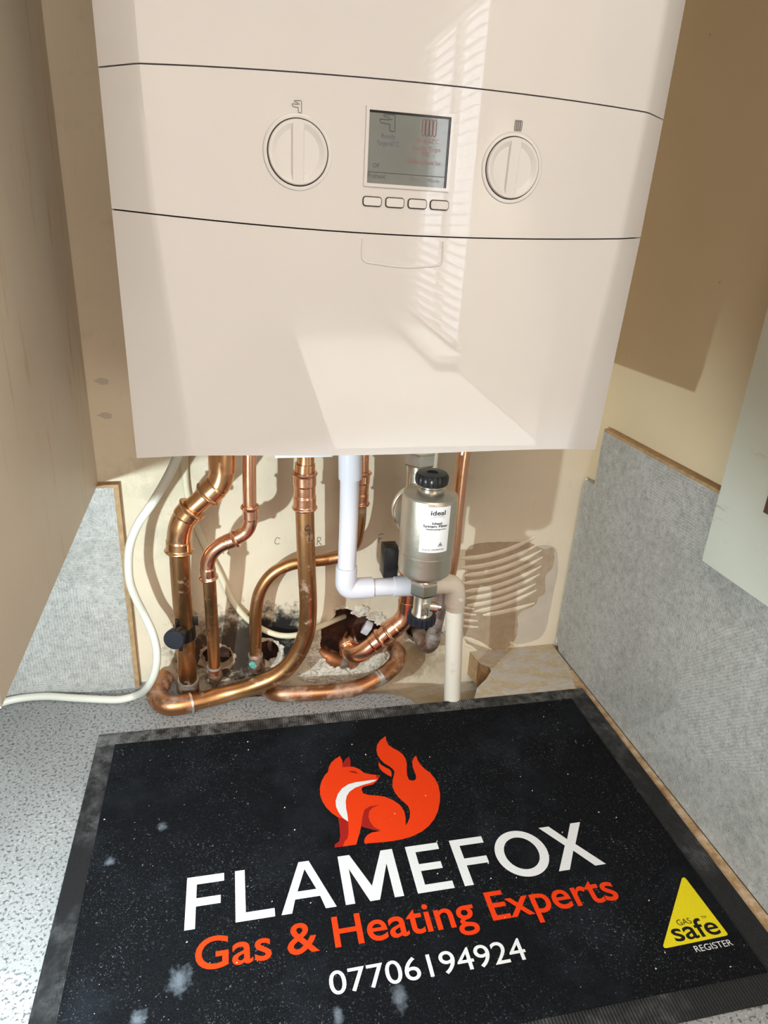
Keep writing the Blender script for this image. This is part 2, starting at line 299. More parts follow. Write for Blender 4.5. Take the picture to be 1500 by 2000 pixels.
def catmull(pts, n=8):
    P = [Vector(p) for p in pts]
    if len(P) < 3: return [P[0].lerp(P[-1], i/n) for i in range(n+1)]
    out = []; Q = [2*P[0]-P[1]] + P + [2*P[-1]-P[-2]]
    for i in range(1, len(Q)-2):
        p0, p1, p2, p3 = Q[i-1:i+3]
        t0 = 0.0; t1 = t0+max((p1-p0).length, 1e-6)**0.5; t2 = t1+max((p2-p1).length, 1e-6)**0.5; t3 = t2+max((p3-p2).length, 1e-6)**0.5
        for k in range(n):
            t = t1+(t2-t1)*k/n
            A1 = p0*((t1-t)/(t1-t0))+p1*((t-t0)/(t1-t0)); A2 = p1*((t2-t)/(t2-t1))+p2*((t-t1)/(t2-t1)); A3 = p2*((t3-t)/(t3-t2))+p3*((t-t2)/(t3-t2))
            B1 = A1*((t2-t)/(t2-t0))+A2*((t-t0)/(t2-t0)); B2 = A2*((t3-t)/(t3-t1))+A3*((t-t1)/(t3-t1))
            out.append(B1*((t2-t)/(t2-t1))+B2*((t-t1)/(t2-t1)))
    out.append(P[-1]); return out
def resample(pts, step):
    L = [0.0]
    for a, b in zip(pts, pts[1:]): L.append(L[-1]+(b-a).length)
    n = max(2, int(L[-1]/step)); out = []; j = 0
    for k in range(n+1):
        s = L[-1]*k/n
        while j < len(pts)-2 and L[j+1] < s: j += 1
        d = L[j+1]-L[j]; out.append((pts[j].lerp(pts[j+1], (s-L[j])/d if d > 1e-9 else 0), s))
    return out, L[-1]
def tube_geo(pts, r, n=20, step=0.003, rad=None, flat=1.0):
    sm, L = resample(catmull(pts), step)
    C = [p for p, s in sm]; verts = []; faces = []
    tan = [(C[min(i+1, len(C)-1)]-C[max(i-1, 0)]).normalized() for i in range(len(C))]
    ref = Vector((0, 0, 1)) if abs(tan[0].z) < 0.8 else Vector((0, 1, 0))
    u = (ref-tan[0]*ref.dot(tan[0])).normalized()
    for i, (c, s) in enumerate(sm):
        u = (u-tan[i]*u.dot(tan[i])).normalized(); w = tan[i].cross(u)
        rr = rad(s, L) if rad else r
        for k in range(n):
            a = 2*math.pi*k/n; verts.append(c+u*(rr*math.cos(a))+w*(rr*flat*math.sin(a)))
    m = len(C)
    for i in range(m-1):
        for k in range(n): faces.append([i*n+k, i*n+(k+1) % n, (i+1)*n+(k+1) % n, (i+1)*n+k])
    faces.append(list(range(n))[::-1]); faces.append([(m-1)*n+k for k in range(n)])
    return verts, faces
def tube(name, pts, r, mat, parent=None, n=20, step=0.003, rad=None, flat=1.0):
    v, f = tube_geo(pts, r, n, step, rad, flat); return mesh(name, v, f, mat, parent, smooth=50)
def bead(r, b0=True, b1=True, up=1.22, w=0.0042, sock=0.0, step_at=None):
    """fitting profile: rolled beads at the ends, an optional swollen socket"""
    def f(s, L):
        x = r
        if b0 and s < w: x = r*(1+(up-1)*math.sin(math.pi*min(1, max(0.18, s/w))))
        if b1 and L-s < w: x = max(x, r*(1+(up-1)*math.sin(math.pi*min(1, max(0.18, (L-s)/w)))))
        if sock:
            if (b0 and w <= s < w+sock) or (b1 and w <= L-s < w+sock): x = max(x, r*1.06)
        return x
    return f
def fitting(name, pts, r, mat, parent, b0=True, b1=True, up=1.22, sock=0.010): return tube(name, pts, r, mat, parent, 28, 0.0009, bead(r, b0, b1, up, sock=sock))
def lathe(name, prof, mat, parent=None, n=40, axis=None, at=(0, 0, 0), smooth=35, rib=0, ribd=0.0):
    A = axis or Vector((0, 0, 1)); A = Vector(A).normalized(); q = Vector((0, 0, 1)).rotation_difference(A); at = Vector(at)
    vs = []; fs = []
    for i, (r, z) in enumerate(prof):
        for k in range(n):
            a = 2*math.pi*k/n; rr = r*(1+(ribd if (rib and k % rib == 0) else 0)); vs.append(at+q @ Vector((rr*math.cos(a), rr*math.sin(a), z)))
    for i in range(len(prof)-1):
        for k in range(n): fs.append([i*n+k, i*n+(k+1) % n, (i+1)*n+(k+1) % n, (i+1)*n+k])
    fs.append(list(range(n))[::-1]); fs.append([(len(prof)-1)*n+k for k in range(n)])
    return mesh(name, vs, fs, mat, parent, smooth=smooth)
def ngon2d(outlines, depth=0.0, fill=True):
    """fill 2-D outlines (first outer, others holes) through a curve; returns verts, faces (xy plane, z in +-depth)"""
    cu = bpy.data.curves.new('tmp', 'CURVE'); cu.dimensions = '2D'; cu.fill_mode = 'BOTH'; cu.extrude = depth
    for o in outlines:
        sp = cu.splines.new('POLY'); sp.points.add(len(o)-1); sp.use_cyclic_u = True
        for p, q in zip(sp.points, o): p.co = (q[0], q[1], 0, 1)
    ob = bpy.data.objects.new('tmp', cu); COL.objects.link(ob)
    me = ob.to_mesh(); v = [x.co.copy() for x in me.vertices]; f = [list(p.vertices) for p in me.polygons]
    ob.to_mesh_clear(); bpy.data.objects.remove(ob); bpy.data.curves.remove(cu)
    return v, f
_text_cache = {}
def text_geo(body, bold=0.0, spacing=1.0):
    cu = bpy.data.curves.new('tmp', 'FONT'); cu.body = body; cu.size = 1.0; cu.offset = bold; cu.space_character = spacing; cu.fill_mode = 'BOTH'; cu.resolution_u = 5
    ob = bpy.data.objects.new('tmp', cu); COL.objects.link(ob); bpy.context.view_layer.update()
    me = ob.to_mesh(); v = [x.co.copy() for x in me.vertices]; f = [list(p.vertices) for p in me.polygons]
    ob.to_mesh_clear(); bpy.data.objects.remove(ob); bpy.data.curves.remove(cu)
    return v, f
def text_obj(name, body, frame, mat, parent, bold=0.0, ref=None, spacing=1.0):
    """frame(u, v)->world, u,v in 0..1 of the text's own box (box height taken from the reference letters)"""
    v, f = text_geo(body, bold, spacing); x0 = min(p.x for p in v); x1 = max(p.x for p in v)
    if ref: rv, _ = text_geo(ref, bold); y0 = min(p.y for p in rv); y1 = max(p.y for p in rv)
    else: y0 = min(p.y for p in v); y1 = max(p.y for p in v)
    return mesh(name, [frame((p.x-x0)/(x1-x0), (p.y-y0)/(y1-y0)) for p in v], f, mat, parent)

# ------------------------------------------------------------------ the room
def structure(o): o['kind'] = 'structure'; return o
BW = structure(empty('wall_back', (0, 0, 0)))
def smooth_loop(pts, n=4):
    P = catmull([Vector((a, b, 0)) for a, b in pts+pts[:3]], n); k = n; return [(p.x, p.y) for p in P[k:k+n*len(pts)]]
def jag(loop, amp, seed):
    rnd = random.Random(seed); return [(x+rnd.uniform(-amp, amp), y+rnd.uniform(-amp, amp)) for x, y in loop]
HOLES = [[(-0.1714, 0.0308), (-0.167, 0.0407), (-0.1577, 0.0453), (-0.1459, 0.0449), (-0.1356, 0.0407), (-0.13, 0.0305), (-0.1303, 0.0208), (-0.1359, 0.0124), (-0.1474, 0.0095), (-0.1605, 0.0118), (-0.1687, 0.0184)], [(-0.1019, 0.034), (-0.0969, 0.0457), (-0.0875, 0.0487), (-0.0767, 0.0461), (-0.0693, 0.0372), (-0.0667, 0.0247), (-0.0695, 0.0134), (-0.0785, 0.0077), (-0.0908, 0.0083), (-0.0988, 0.0174)], [(-0.0132, 0.0597), (-0.0038, 0.0709), (0.0049, 0.0786), (0.0065, 0.087), (0.0166, 0.0887), (0.0301, 0.0842), (0.0334, 0.077), (0.0501, 0.0747), (0.0716, 0.0729), (0.0768, 0.0619), (0.0803, 0.0404), (0.0791, 0.0207), (0.0674, 0.0037), (0.0505, -0.0055), (0.0367, -0.0132), (0.0086, -0.0101), (-0.0086, 0.0081), (-0.0187, 0.0271), (-0.0136, 0.0406)], [(0.1045, 0.0434), (0.113, 0.0578), (0.1366, 0.0601), (0.1568, 0.0494), (0.1615, 0.0326), (0.1447, 0.0196), (0.1286, 0.0194), (0.1151, 0.028)]]
loops = [jag(smooth_loop(h, 6), 0.0006, i) for i, h in enumerate(HOLES)]
outer = [(-1.3, -0.30), (0.3465, -0.30), (0.3465, 1.50), (-1.3, 1.50)]
v, f = ngon2d([outer]+loops, 0.006)
mesh('plaster_face', [(p.x, 0.006-p.z, p.y) for p in v], f, 'wall', BW)
box('masonry', (-1.3, 0.045, -0.30), (0.3465, 0.06, 1.50), 'brick', BW)
for i, lp in enumerate(loops):      # crumbling plaster rim round every hole
    cx = sum(p[0] for p in lp)/len(lp); cy = sum(p[1] for p in lp)/len(lp); rnd = random.Random(i+40); vs = []; n = len(lp)
    for ring in range(4):
        for (x, y) in lp:
            dx, dy = x-cx, y-cy; d = math.hypot(dx, dy)
            nz = mnoise.noise(Vector((x*160, y*160, i*5.0))); n2 = mnoise.noise(Vector((x*420, y*420, ring*3.0))); e = (0.0032, 0.0012, -0.0010, -0.0024)[ring]*(1+1.1*nz+0.5*n2); yy = (-0.0002, -0.0012*(1+0.9*n2), -0.0004, 0.011)[ring]
            vs.append((x+dx/d*e, yy, y+dy/d*e))
    fs = [[r*n+k, r*n+(k+1) % n, (r+1)*n+(k+1) % n, (r+1)*n+k] for r in range(3) for k in range(n)]
    mesh('broken_rim', vs, fs, 'bare' if i == 0 else 'plaster', BW, smooth=False)
def lump(name, c, r, mat, parent, seed, squash=(1, 1, 1)):
    bm = bmesh.new(); bmesh.ops.create_icosphere(bm, subdivisions=3, radius=1); off = Vector((seed*3.1, seed*1.7, seed*0.9)); vs = []
    for v in bm.verts:
        k = 1+0.55*mnoise.noise(v.co*1.3+off)+0.45*mnoise.noise(v.co*3.2+off)+0.25*mnoise.noise(v.co*7+off); vs.append(Vector([c[i]+v.co[i]*r*squash[i]*k for i in range(3)]))
    bm.verts.index_update(); fs = [[v.index for v in q.verts] for q in bm.faces]; bm.free(); return mesh(name, vs, fs, mat, parent)
for i, (c, r, sq) in enumerate([((-0.0232, -0.002, 0.0207), 0.0098, (1.1, 0.32, 0.75)), ((-0.0261, -0.002, 0.0342), 0.0105, (1.1, 0.32, 0.75)), ((-0.0158, -0.002, 0.0014), 0.0085, (1.1, 0.32, 0.75)), ((-0.0028, -0.002, -0.0102), 0.0096, (1.1, 0.32, 0.75)), ((0.0081, -0.002, -0.0166), 0.0115, (1.1, 0.32, 0.75)), ((0.0206, -0.002, -0.0198), 0.0115, (1.1, 0.32, 0.75)), ((0.0338, -0.002, -0.0231), 0.0076, (1.1, 0.32, 0.75)), ((0.0448, -0.002, -0.0208), 0.0080, (1.1, 0.32, 0.75)), ((0.054, -0.002, -0.0132), 0.0073, (1.1, 0.32, 0.75)), ((0.061, -0.002, -0.0035), 0.0092, (1.1, 0.32, 0.75)), ((-0.0099, -0.002, -0.0163), 0.0071, (1.1, 0.32, 0.75)), ((-0.0205, -0.002, -0.0194), 0.0093, (1.1, 0.32, 0.75)), ((-0.0313, -0.002, -0.0121), 0.0102, (1.1, 0.32, 0.75)), ((0.0047, -0.002, -0.0232), 0.0084, (1.1, 0.32, 0.75)), ((0.0694, -0.002, 0.005), 0.0104, (1.1, 0.32, 0.75)), ((0.0624, -0.002, 0.0724), 0.0100, (1.1, 0.32, 0.75)), ((0.0701, -0.002, 0.0636), 0.0071, (1.1, 0.32, 0.75)), ((0.0406, -0.002, 0.084), 0.0098, (1.1, 0.32, 0.75)), ((-0.0174, -0.002, 0.01), 0.0083, (1.1, 0.32, 0.75)), ((0.0153, -0.002, -0.0123), 0.0091, (1.1, 0.32, 0.75))]): lump('plaster_lump', c, r, 'plaster', BW, i, sq)
# bare patches and combed adhesive right of the filter
for nm, mt, y, poly in [('skim_patch', 'skim', -0.0003, [(0.2806, 0.1636), (0.3132, 0.1633), (0.3238, 0.1369), (0.324, 0.087), (0.323, 0.0528), (0.3186, 0.018), (0.3035, 0.0087), (0.2709, 0.0083), (0.2674, 0.0576), (0.2811, 0.107)]), ('bare_patch', 'bare', -0.0006, [(0.1851, 0.1706), (0.2066, 0.1756), (0.2364, 0.1754), (0.2732, 0.1718), (0.298, 0.161), (0.3119, 0.1617), (0.3156, 0.1487), (0.3156, 0.1293), (0.3075, 0.12), (0.308, 0.1067), (0.3107, 0.0898), (0.302, 0.0837), (0.2989, 0.072), (0.2739, 0.057), (0.2755, 0.0396), (0.276, 0.0185), (0.2622, 0.0003), (0.2072, 0.0059), (0.1937, 0.0299), (0.19, 0.0809), (0.1849, 0.13)])]:
    v, f = ngon2d([jag(smooth_loop(poly, 4), 0.0006, 3)]); mesh(nm, [(p.x, y, p.y) for p in v], f, mt, BW)
for pts in [[(0.1764, -0.0006, 0.1535), (0.1979, -0.0006, 0.1539), (0.2193, -0.0006, 0.1567), (0.2406, -0.0006, 0.1621), (0.2616, -0.0006, 0.1701), (0.2824, -0.0006, 0.1806)], [(0.1778, -0.0006, 0.1394), (0.1997, -0.0006, 0.1396), (0.2216, -0.0006, 0.1426), (0.2433, -0.0006, 0.1481), (0.2648, -0.0006, 0.1563), (0.2859, -0.0006, 0.1672)], [(0.1835, -0.0006, 0.1272), (0.2061, -0.0006, 0.1281), (0.2287, -0.0006, 0.1317), (0.251, -0.0006, 0.1381), (0.2731, -0.0006, 0.1474), (0.2948, -0.0006, 0.1595)], [(0.1832, -0.0006, 0.1152), (0.2066, -0.0006, 0.1158), (0.2299, -0.0006, 0.1194), (0.253, -0.0006, 0.1261), (0.2757, -0.0006, 0.1357), (0.2981, -0.0006, 0.1483)], [(0.1876, -0.0006, 0.1021), (0.2101, -0.0006, 0.1029), (0.2324, -0.0006, 0.1065), (0.2546, -0.0006, 0.1129), (0.2765, -0.0006, 0.122), (0.298, -0.0006, 0.134)], [(0.1903, -0.0006, 0.0905), (0.2121, -0.0006, 0.0914), (0.2338, -0.0006, 0.0949), (0.2554, -0.0006, 0.101), (0.2766, -0.0006, 0.1098), (0.2976, -0.0006, 0.1211)], [(0.193, -0.0006, 0.0788), (0.2135, -0.0006, 0.0797), (0.2338, -0.0006, 0.0828), (0.2539, -0.0006, 0.0883), (0.2739, -0.0006, 0.096), (0.2936, -0.0006, 0.106)], [(0.2049, -0.0006, 0.068), (0.2236, -0.0006, 0.0698), (0.2421, -0.0006, 0.0734), (0.2605, -0.0006, 0.079), (0.2787, -0.0006, 0.0865), (0.2967, -0.0006, 0.0959)], [(0.2188, -0.0006, 0.061), (0.2345, -0.0006, 0.062), (0.2501, -0.0006, 0.0638), (0.2657, -0.0006, 0.0665), (0.2812, -0.0006, 0.07), (0.2967, -0.0006, 0.0744)], [(0.1864, -0.0006, 0.0766), (0.1951, -0.0006, 0.0742), (0.2044, -0.0006, 0.0726)], [(0.1875, -0.0006, 0.0665), (0.1961, -0.0006, 0.0641), (0.2086, -0.0006, 0.0622)], [(0.1885, -0.0006, 0.0564), (0.1972, -0.0006, 0.0539), (0.2121, -0.0006, 0.0517)], [(0.1895, -0.0006, 0.0461), (0.1983, -0.0006, 0.0436), (0.2141, -0.0006, 0.0413)], [(0.1938, -0.0006, 0.0268), (0.2088, -0.0006, 0.0184), (0.2255, -0.0006, 0.0097), (0.2394, -0.0006, 0.0003)], [(0.1951, -0.0006, 0.0145), (0.2068, -0.0006, 0.0081), (0.2153, -0.0006, 0.0019)], [(0.267, -0.0006, 0.0109), (0.276, -0.0006, 0.0047), (0.2849, -0.0006, -0.0007)], [(0.2612, -0.0006, 0.0061), (0.2638, -0.0006, -0.0013), (0.2647, -0.0006, -0.0086)]]: tube('adhesive_ridge', pts, 0.0034, 'adhesive', BW, n=8, step=0.004, rad=lambda s, L: 0.0036*max(0.12, min(1, s/0.012, (L-s)/0.03))**0.5, flat=0.32)
for pts in [[(-0.0669, -0.0003, 0.19665), (-0.0707, -0.0003, 0.19827), (-0.07328, -0.0003, 0.19416), (-0.07268, -0.0003, 0.18987), (-0.06759, -0.0003, 0.18958)], [(-0.02035, -0.0003, 0.18548), (-0.01978, -0.0003, 0.19122), (-0.01984, -0.0003, 0.19553)], [(-0.01984, -0.0003, 0.19553), (-0.01591, -0.0003, 0.19532), (-0.0165, -0.0003, 0.19104), (-0.01977, -0.0003, 0.1905)], [(-0.01911, -0.0003, 0.19046), (-0.01644, -0.0003, 0.18743), (-0.01442, -0.0003, 0.18442)], [(0.06075, -0.0003, 0.18384), (0.06045, -0.0003, 0.18975), (0.06083, -0.0003, 0.19559)], [(0.06083, -0.0003, 0.19559), (0.06353, -0.0003, 0.19618), (0.06627, -0.0003, 0.19603)], [(0.06045, -0.0003, 0.18975), (0.06247, -0.0003, 0.19037), (0.06452, -0.0003, 0.19026)], [(-0.13109, -0.0003, 0.18614), (-0.13059, -0.0003, 0.18259), (-0.13072, -0.0003, 0.17906)], [(-0.13671, -0.0003, 0.18436), (-0.13681, -0.0003, 0.18154), (-0.13628, -0.0003, 0.17939)]]: tube('pencil_mark', pts, 0.00035, 'pencil', BW, n=6, step=0.001)
for c in [(-0.2566, 0, 0.3944), (-0.2567, 0, 0.3565)]: lump('filled_screw_hole', c, 0.0042, 'skim', BW, 5, (1.7, 0.12, 0.7))

WR = structure(empty('wall_right', (0.3465, 0, 0)))
mesh('painted_face', [(0.3465, 0.006, -0.30), (0.3465, -0.66, -0.30), (0.3465, -0.66, 1.5), (0.3465, 0.006, 1.5), (0.72, -0.66, -0.30), (0.72, -0.66, 1.5)], [[0, 1, 2, 3], [1, 4, 5, 2]], 'wall_side', WR)
# window wall at the right behind the camera, with its opening
WY0, WY1, WZ0, WZ1 = -2.90, -2.06, 0.06, 1.25
v, f = ngon2d([[(-3.6, -0.9), (-0.66, -0.9), (-0.66, 1.5), (-3.6, 1.5)], [(WY0, WZ0), (WY1, WZ0), (WY1, WZ1), (WY0, WZ1)]], 0.05)
mesh('window_side_face', [(0.77+p.z, p.x, p.y) for p in v], f, 'room', WR)
structure(mesh('floor', [(-2.2, 0, -0.9), (0.8, 0, -0.9), (0.8, -3.6, -0.9), (-2.2, -3.6, -0.9)], [[0, 1, 2, 3]], 'room_floor'))
structure(mesh('ceiling', [(-2.2, 0.06, 1.52), (0.8, 0.06, 1.52), (0.8, -3.6, 1.52), (-2.2, -3.6, 1.52)], [[0, 1, 2, 3]], 'room_white'))
structure(mesh('wall_front', [(-2.2, -3.6, -0.9), (0.8, -3.6, -0.9), (0.8, -3.6, 1.52), (-2.2, -3.6, 1.52)], [[0, 1, 2, 3]], 'room'))
structure(mesh('wall_left', [(-2.2, 0.06, -0.9), (-2.2, -3.6, -0.9), (-2.2, -3.6, 1.52), (-2.2, 0.06, 1.52)], [[0, 1, 2, 3]], 'room'))
structure(mesh('wall_return', [(-2.2, 0.05, -0.9), (-1.3, 0.05, -0.9), (-1.3, 0.05, 1.52), (-2.2, 0.05, 1.52)], [[0, 1, 2, 3]], 'room'))
W1 = structure(empty('window_1', (0.77, -2.48, WZ0)))
box('pane', (0.79, WY0, WZ0), (0.795, WY1, WZ1), 'pane', W1)
box('window_sill', (0.62, WY0-0.05, WZ0-0.03), (0.80, WY1+0.05, WZ0), 'edge_white', W1, 0.004)
for a, b in ((WY0, WY0+0.05), (WY1-0.05, WY1), (-2.505, -2.455)): box('window_frame', (0.755, a, WZ0), (0.788, b, WZ1), 'edge_white', W1, 0.004)
KC = empty('kitchen_counter', (0.45, -2.3, -0.9), 'white kitchen counter under the window behind the camera', 'counter')
box('counter_top', (0.12, -3.5, -0.04), (0.718, -1.30, 0.0), 'slat', KC, 0.004); box('counter_base', (0.16, -3.5, -0.9), (0.718, -1.32, -0.04), 'room', KC)
BL = empty('venetian_blind', (0.715, -2.48, WZ0), 'white venetian blind hanging in the kitchen window', 'blind')
for k in range(33):
    z = WZ0+0.03+k*0.035; a = math.radians(14); hx, hz = 0.0150*math.cos(a), 0.0150*math.sin(a)
    mesh('slat', [(0.715-hx, WY0+0.02, z-hz), (0.715+hx, WY0+0.02, z+hz), (0.715+hx, WY1-0.02, z+hz), (0.715-hx, WY1-0.02, z-hz), (0.715-hx, WY0+0.02, z-hz+0.001), (0.715+hx, WY0+0.02, z+hz+0.001), (0.715+hx, WY1-0.02, z+hz+0.001), (0.715-hx, WY1-0.02, z-hz+0.001)], [[0, 1, 2, 3], [4, 5, 6, 7], [0, 1, 5, 4], [2, 3, 7, 6], [1, 2, 6, 5], [0, 3, 7, 4]], 'slat', BL)
box('head_rail', (0.70, WY0+0.01, WZ1-0.03), (0.735, WY1-0.01, WZ1), 'slat', BL, 0.002)

# ------------------------------------------------------------------ worktop with the sawn-out gap, splashbacks, cabinets
WT = empty('worktop', (0, -0.31, -0.038), 'grey speckled laminate worktop with a sawn gap at the wall', 'worktop')
CUT = [(-0.2050, 0.0), (-0.2020, -0.030), (-0.190, -0.046), (-0.15, -0.051), (-0.0744, -0.0558), (0.0, -0.066), (0.055, -0.073), (0.078, -0.080), (0.092, -0.092), (0.100, -0.112), (0.130, -0.124), (0.168, -0.114), (0.186, -0.0835), (0.206, -0.066), (0.2195, -0.050), (0.2200, -0.040), (0.2104, -0.0314), (0.206, 0.0)]
v, f = ngon2d([[(-1.3, -0.62), (0.3365, -0.62), (0.3365, 0.0)]+CUT[::-1]+[(-1.3, 0.0)]], 0.019)
mesh('slab', [(p.x, p.y, p.z-0.019) for p in v], f, None, WT, mats=['worktop', 'mdf'], fmat=lambda p: 0 if abs(p.normal.z) > 0.5 else 1)
RAW = [(0.206, -0.001), (0.2104, -0.0314), (0.2200, -0.040), (0.2195, -0.050), (0.206, -0.066), (0.186, -0.0835), (0.175, -0.105), (0.20, -0.135), (0.322, -0.135), (0.3355, -0.115), (0.3355, -0.001)]
v, f = ngon2d([RAW], 0.0003); mesh('bare_chipboard', [(p.x, p.y, p.z+0.0004) for p in v], f, 'chip', WT)
mesh('edge_strip', [(0.3215, -0.10, 0.0009), (0.3360, -0.05, 0.0009), (0.3360, -0.62, 0.0009), (0.312, -0.62, 0.0009)], [[0, 1, 2, 3]], 'strip', WT)
tag(box('support_rail', (-0.30, -0.12, -0.085), (0.3365, -0.004, -0.050), 'chip', None, 0.001), 'tan board rail glimpsed in the worktop gap', 'board')

SL = empty('splashback_panel', (-0.6, -0.006, 0), 'short grey stone-effect splashback piece left of the boiler pipes', 'splashback', 'stone-effect splashbacks')
XE = -0.2488
box('board', (-1.3, -0.0115, 0.0), (XE-0.0055, -0.0002, 0.2755), 'stone', SL)
box('board_edge', (XE-0.0055, -0.0112, 0.0), (XE, -0.0002, 0.2790), 'mdf', SL)
box('board_top_edge', (-1.3, -0.0112, 0.2755), (XE-0.0055, -0.0002, 0.2790), 'mdf', SL)
SR = empty('splashback_panel', (0.3415, -0.3, 0), 'tall grey stone-effect splashback along the right wall', 'splashback', 'stone-effect splashbacks')
prof = [(-0.020, 0.001), (-0.008, 0.020), (-0.0105, 0.266), (-0.0335, 0.268), (-0.0335, 0.3400), (-0.655, 0.3400), (-0.655, 0.001)]
v, f = ngon2d([prof], 0.0045); mesh('board', [(0.3415+p.z, p.x, p.y) for p in v], f, 'stone', SR)
box('board_top_edge', (0.3371, -0.655, 0.3400), (0.3461, -0.0335, 0.3436), 'mdf', SR)
tube('sealant_bead', [(0.3420, -0.004, 0.006), (0.3425, -0.004, 0.14), (0.3430, -0.004, 0.266)], 0.0022, 'edge_white', SR, 8, 0.01)

CL = empty('wall_cabinet', (-0.6, -0.2, 0.2770), 'stained beige wall cabinet hanging left of the boiler', 'cabinet', 'kitchen wall cabinets')
box('side_panel', (-0.290, -0.3935, 0.2770), (-0.272, -0.0005, 1.45), 'cab_left', CL)
box('bottom_panel', (-0.85, -0.385, 0.2830), (-0.290, -0.0005, 0.301), 'cab_left', CL)
box('door', (-0.85, -0.416, 0.2770), (-0.2735, -0.3975, 1.45), 'edge_white', CL, 0.001)
box('edge_band', (-0.290, -0.3965, 0.2770), (-0.272, -0.3935, 1.45), 'edge_white', CL)
CR = empty('wall_cabinet', (0.333, -0.45, 0.276), 'pale green-white cabinet panel above the right splashback', 'cabinet', 'kitchen wall cabinets')
box('side_panel', (0.3225, -0.62, 0.2765), (0.3365, -0.2677, 1.45), 'cab_right', CR, 0.0008)
box('hinge_plate', (0.3205, -0.52, 0.3529), (0.3225, -0.3257, 0.3829), 'brown_hole', CR)

# ------------------------------------------------------------------ boiler
BO = empty('boiler', (0, -0.13, 0.39), 'white wall-hung gas boiler with dials and a small display', 'boiler')
TOPC = [(-0.19899, -0.246, 0.64631), (-0.17571, -0.2712, 0.64604), (-0.17193, -0.27383, 0.64609), (-0.17053, -0.27408, 0.64615), (-0.15464, -0.27459, 0.64699), (-0.13587, -0.27509, 0.64786), (-0.11678, -0.27552, 0.64862), (-0.09735, -0.27587, 0.64929), (-0.07755, -0.27615, 0.64987), (-0.05736, -0.27634, 0.65036), (-0.03674, -0.27646, 0.65077), (-0.01567, -0.2765, 0.65109), (0.00588, -0.27646, 0.6513), (0.02795, -0.27634, 0.65141), (0.05058, -0.27615, 0.65139), (0.0738, -0.27587, 0.65122), (0.09765, -0.27552, 0.65088), (0.1222, -0.27509, 0.65034), (0.14748, -0.27459, 0.64955), (0.16992, -0.27408, 0.64863), (0.17185, -0.27383, 0.64857), (0.17734, -0.27064, 0.6486), (0.20495, -0.246, 0.64948)]
MIDC = [(-0.19887, -0.246, 0.56446), (-0.17313, -0.2712, 0.56312), (-0.16911, -0.27383, 0.56291), (-0.16771, -0.27408, 0.56283), (-0.15201, -0.27459, 0.56201), (-0.13341, -0.27509, 0.56112), (-0.11446, -0.27552, 0.56032), (-0.09515, -0.27587, 0.55964), (-0.07545, -0.27615, 0.55908), (-0.05535, -0.27634, 0.55867), (-0.03485, -0.27646, 0.55841), (-0.01392, -0.2765, 0.55832), (0.00744, -0.27646, 0.5584), (0.02925, -0.27634, 0.55867), (0.05151, -0.27615, 0.55912), (0.07426, -0.27587, 0.55976), (0.09749, -0.27552, 0.56059), (0.12123, -0.27509, 0.56161), (0.14549, -0.27459, 0.56281), (0.16682, -0.27408, 0.564), (0.16869, -0.27383, 0.5641), (0.17433, -0.27064, 0.56441), (0.20394, -0.246, 0.56597)]
BOTC = [(-0.19769, -0.246, 0.38753), (-0.16005, -0.2676, 0.39557), (-0.15488, -0.26985, 0.39638), (-0.15344, -0.27005, 0.39645), (-0.13856, -0.27035, 0.39637), (-0.12102, -0.27066, 0.3961), (-0.10321, -0.27091, 0.39573), (-0.08512, -0.27112, 0.39533), (-0.06674, -0.27129, 0.39497), (-0.04807, -0.27141, 0.39468), (-0.02909, -0.27148, 0.3945), (-0.0098, -0.2715, 0.39446), (0.00982, -0.27148, 0.39454), (0.02975, -0.27141, 0.39474), (0.05003, -0.27129, 0.39502), (0.07066, -0.27112, 0.39534), (0.09165, -0.27091, 0.39564), (0.11305, -0.27066, 0.39583), (0.13489, -0.27035, 0.39581), (0.15408, -0.27005, 0.3955), (0.15583, -0.26985, 0.39541), (0.16204, -0.26712, 0.39436), (0.19753, -0.246, 0.38636)]
def lerp3(a, b, t): return tuple(a[i]+(b[i]-a[i])*t for i in range(3))
TT = [lerp3(m, t_, (1.09-m[2])/(t_[2]-m[2])) for m, t_ in zip(MIDC, TOPC)]
TT = [(t_[0]+(p[0]-t_[0])*0.25, t_[1]+(p[1]-t_[1])*0.25, 1.09) for p, t_ in zip(TT, TOPC)]
def panel(name, up, lo, rows=8):
    vs = []; fs = []; n = len(up)
    for r in range(rows+1):
        for k in range(n): vs.append(lerp3(up[k], lo[k], r/rows))
    for r in range(rows):
        for k in range(n-1): fs.append([r*n+k, r*n+k+1, (r+1)*n+k+1, (r+1)*n+k])
    m = len(vs)     # returned edges, 14 mm deep, all round
    loop = list(range(n))+[r*n+n-1 for r in range(1, rows+1)]+[rows*n+k for k in range(n-2, -1, -1)]+[r*n for r in range(rows-1, 0, -1)]
    for i in loop: vs.append((vs[i][0], vs[i][1]+0.014, vs[i][2]))
    q = len(loop)
    for j in range(q): fs.append([loop[j], loop[(j+1) % q], m+(j+1) % q, m+j])
    return mesh(name, vs, fs, 'casing', BO, smooth=24)
g = 0.00045
dz = lambda c, d: [(x, y, z+d) for x, y, z in c]
panel('upper_door', TT, dz(TOPC, g), 14); CP = panel('control_panel', dz(TOPC, -g), dz(MIDC, g)); LD = panel('lower_door', dz(MIDC, -g), BOTC, 10)
gv = []; 
for c in (TT, TOPC, MIDC, dz(BOTC, 0.002)): gv += [(x*0.994, y+0.008, z) for x, y, z in c]
n = len(TOPC); mesh('seam_backing', gv, [[r*n+k, r*n+k+1, (r+1)*n+k+1, (r+1)*n+k] for r in range(3) for k in range(n-1)], 'seam', BO)  # dark sheet behind the panels, standing in for seam shade
